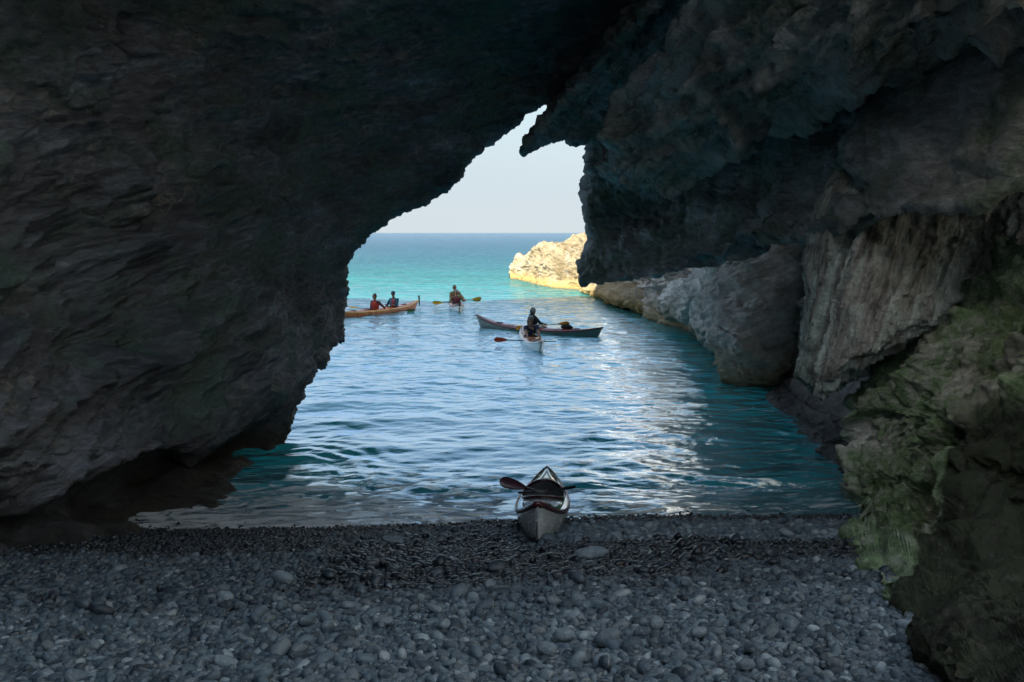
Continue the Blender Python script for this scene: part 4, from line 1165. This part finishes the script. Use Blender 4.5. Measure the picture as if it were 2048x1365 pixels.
paddle('dark half paddle lying across the beached kayak with its blade to the right', kp(-0.60, 0.30, 0.34), kp(-0.72, -0.42, 0.40), M_carbon, M_carbon, (1.2, 0), GD, half=True, bl=0.36, bw=0.14)

# --- white kayak coming towards the camera
k2, _ = kayak('white kayak with orange brown deck pointing at the camera, paddled in a navy shirt', 5.2, 0.62, K_hull2, K_brown, K_hull2, M_black, [-0.1], group=GK)
M2 = place(k2, (0.66, 30.9), (0.24, -2.6))
pl = P(988, 679, 30.3); pr_ = P(1112, 685, 30.3)
paddle('black paddle with a bright red blade held by the person in navy', pl, pr_, B_red, M_carbon, (1.4, 0.2), GD, mats=(M_carbon, B_red))
ph = lambda f: Vector(pl).lerp(Vector(pr_), f)
person('person in a navy shirt and grey cap facing the camera in the white kayak', seatM(M2, -0.15, 0.0), (ph(.56) + Vector((0, .04, .01)), ph(.76) + Vector((0, .04, .01))), scale=1.12, shirt=C_navy, cap=C_cap, brim=False, hair=C_hair,
       marks=[(-.12, .36, .06, .035, C_print), (.05, .26, .09, .06, C_print)], sleeves=False, group=GP)

# --- red decked kayak seen from the side
k3, fn3 = kayak('long kayak with red deck and pale green hull lying side-on behind the white kayak', 5.9, 0.60, K_green, K_red, K_dkred, M_black, [0.0], rise=(0.26, 0.40), group=GK)
M3 = place(k3, (0.94, 34.4), (4.8, -3.5), -0.05)
pA = wp(M3, -0.75, -0.30, 0.20); pB = wp(M3, 1.45, 0.05, 0.48)
paddle('paddle with an orange blade resting across the red decked kayak', pA, pB, B_orange, M_carbon, (0.3, 0.2), GD)
person('person in a dark hooded jacket sitting in the red decked side-on kayak', seatM(M3, -0.20, 0.06), (wp(M3, 0.20, -0.16, 0.36), wp(M3, 0.32, 0.15, 0.37)), scale=1.1, shirt=C_grey, hood=C_grey, cap=C_cap, vest=C_black, group=GP, head_turn=-0.5)
bag = tube('deck_bag', [wp(M3, 1.15, 0, .33), wp(M3, 1.28, 0, .35), wp(M3, 1.5, 0, .35), wp(M3, 1.62, 0, .31)], [.05, .085, .085, .05], C_black, None, 12)
tag(bag, 'black rolled bag strapped on the front deck of the red decked kayak', 'bag')

# --- double kayak head-on
k4, _ = kayak('pale pink and white double kayak pointing at the camera with two paddlers in line', 5.8, 0.70, K_hull2, K_pink, K_dkred, M_black, [0.45, -0.95], group=GK)
M4 = place(k4, (-2.86, 45.9), (0.35, -2.9))
stem = tube('stem_band', [(2.915, 0, .40), (2.86, 0, .2), (2.72, 0, -.02)], 0.022, K_dkred, k4, 6)
for i, (x_, vmat, lab, sh_, kw, du) in enumerate(((0.40, C_maroon, 'person in a maroon vest in front in the pale pink double kayak', C_khaki, dict(cap=C_cap), 0),
                                           (-1.00, C_khaki, 'person in khaki with sunglasses behind in the pale pink double kayak', C_khaki, dict(hair=C_hair), 1))):
    Dp = 45.9 - x_ - 0.45
    l_ = P(867 - 2 * du, 607 - du, Dp); r_ = P(962 + du, 600 - 3 * du, Dp)
    paddle('yellow bladed paddle held by the %s person of the pale pink double kayak' % ('front', 'rear')[i], l_, r_, B_yellow, M_carbon, (0.35, 0.25), GD)
    hh_ = lambda f: Vector(l_).lerp(Vector(r_), f) + Vector((0, .03, .01))
    pe_ = person(lab, seatM(M4, x_ - (.05 if i == 0 else .25), 0.02 if i == 0 else 0.14), (hh_(.36), hh_(.66)), scale=1.1, shirt=sh_, vest=vmat, group=GP, **kw)
    if i:
        tube('sunglasses', [(.135, -.07, .76), (.145, 0, .755), (.135, .07, .76)], 0.017, M_black, pe_, 6)

# --- orange double kayak
k5, _ = kayak('long orange double kayak with a raised black rudder partly hidden by the left rock', 6.3, 0.68, K_orange, K_orange, K_yell, M_black, [-0.85, 0.6], rise=(0.16, 0.26), rudder=M_black, group=GK)
d5 = Vector((-0.494, -0.869, 0)); e5 = Vector((-4.72, 45.3, 0)); c5 = e5 + d5 * 3.15
M5 = place(k5, (c5.x, c5.y), (d5.x, d5.y))
l_ = Vector(P(698, 616, 41.9)); r_ = Vector(P(830, 622, 43.1))
paddle('paddle with olive yellow blades held low across the orange double kayak', l_, r_, B_green, M_carbon, (0.3, 1.2), GD, mats=(B_green, B_yellow))
person('person with dark hair and a red sleeve in the orange double kayak', seatM(M5, 0.35, 0.04), (l_.lerp(r_, .36), l_.lerp(r_, .56)), scale=1.08, shirt=C_maroon, vest=C_maroon, vest2=C_red, hair=C_hair, group=GP)
person('person in a teal jacket and blue cap behind in the orange double kayak', seatM(M5, -1.10, 0.06), (wp(M5, -.72, -.2, .36), wp(M5, -.72, .2, .36)), scale=1.1, shirt=C_teal, vest=C_teal, vest2=C_pink, cap=C_blue, group=GP, head_turn=.4)
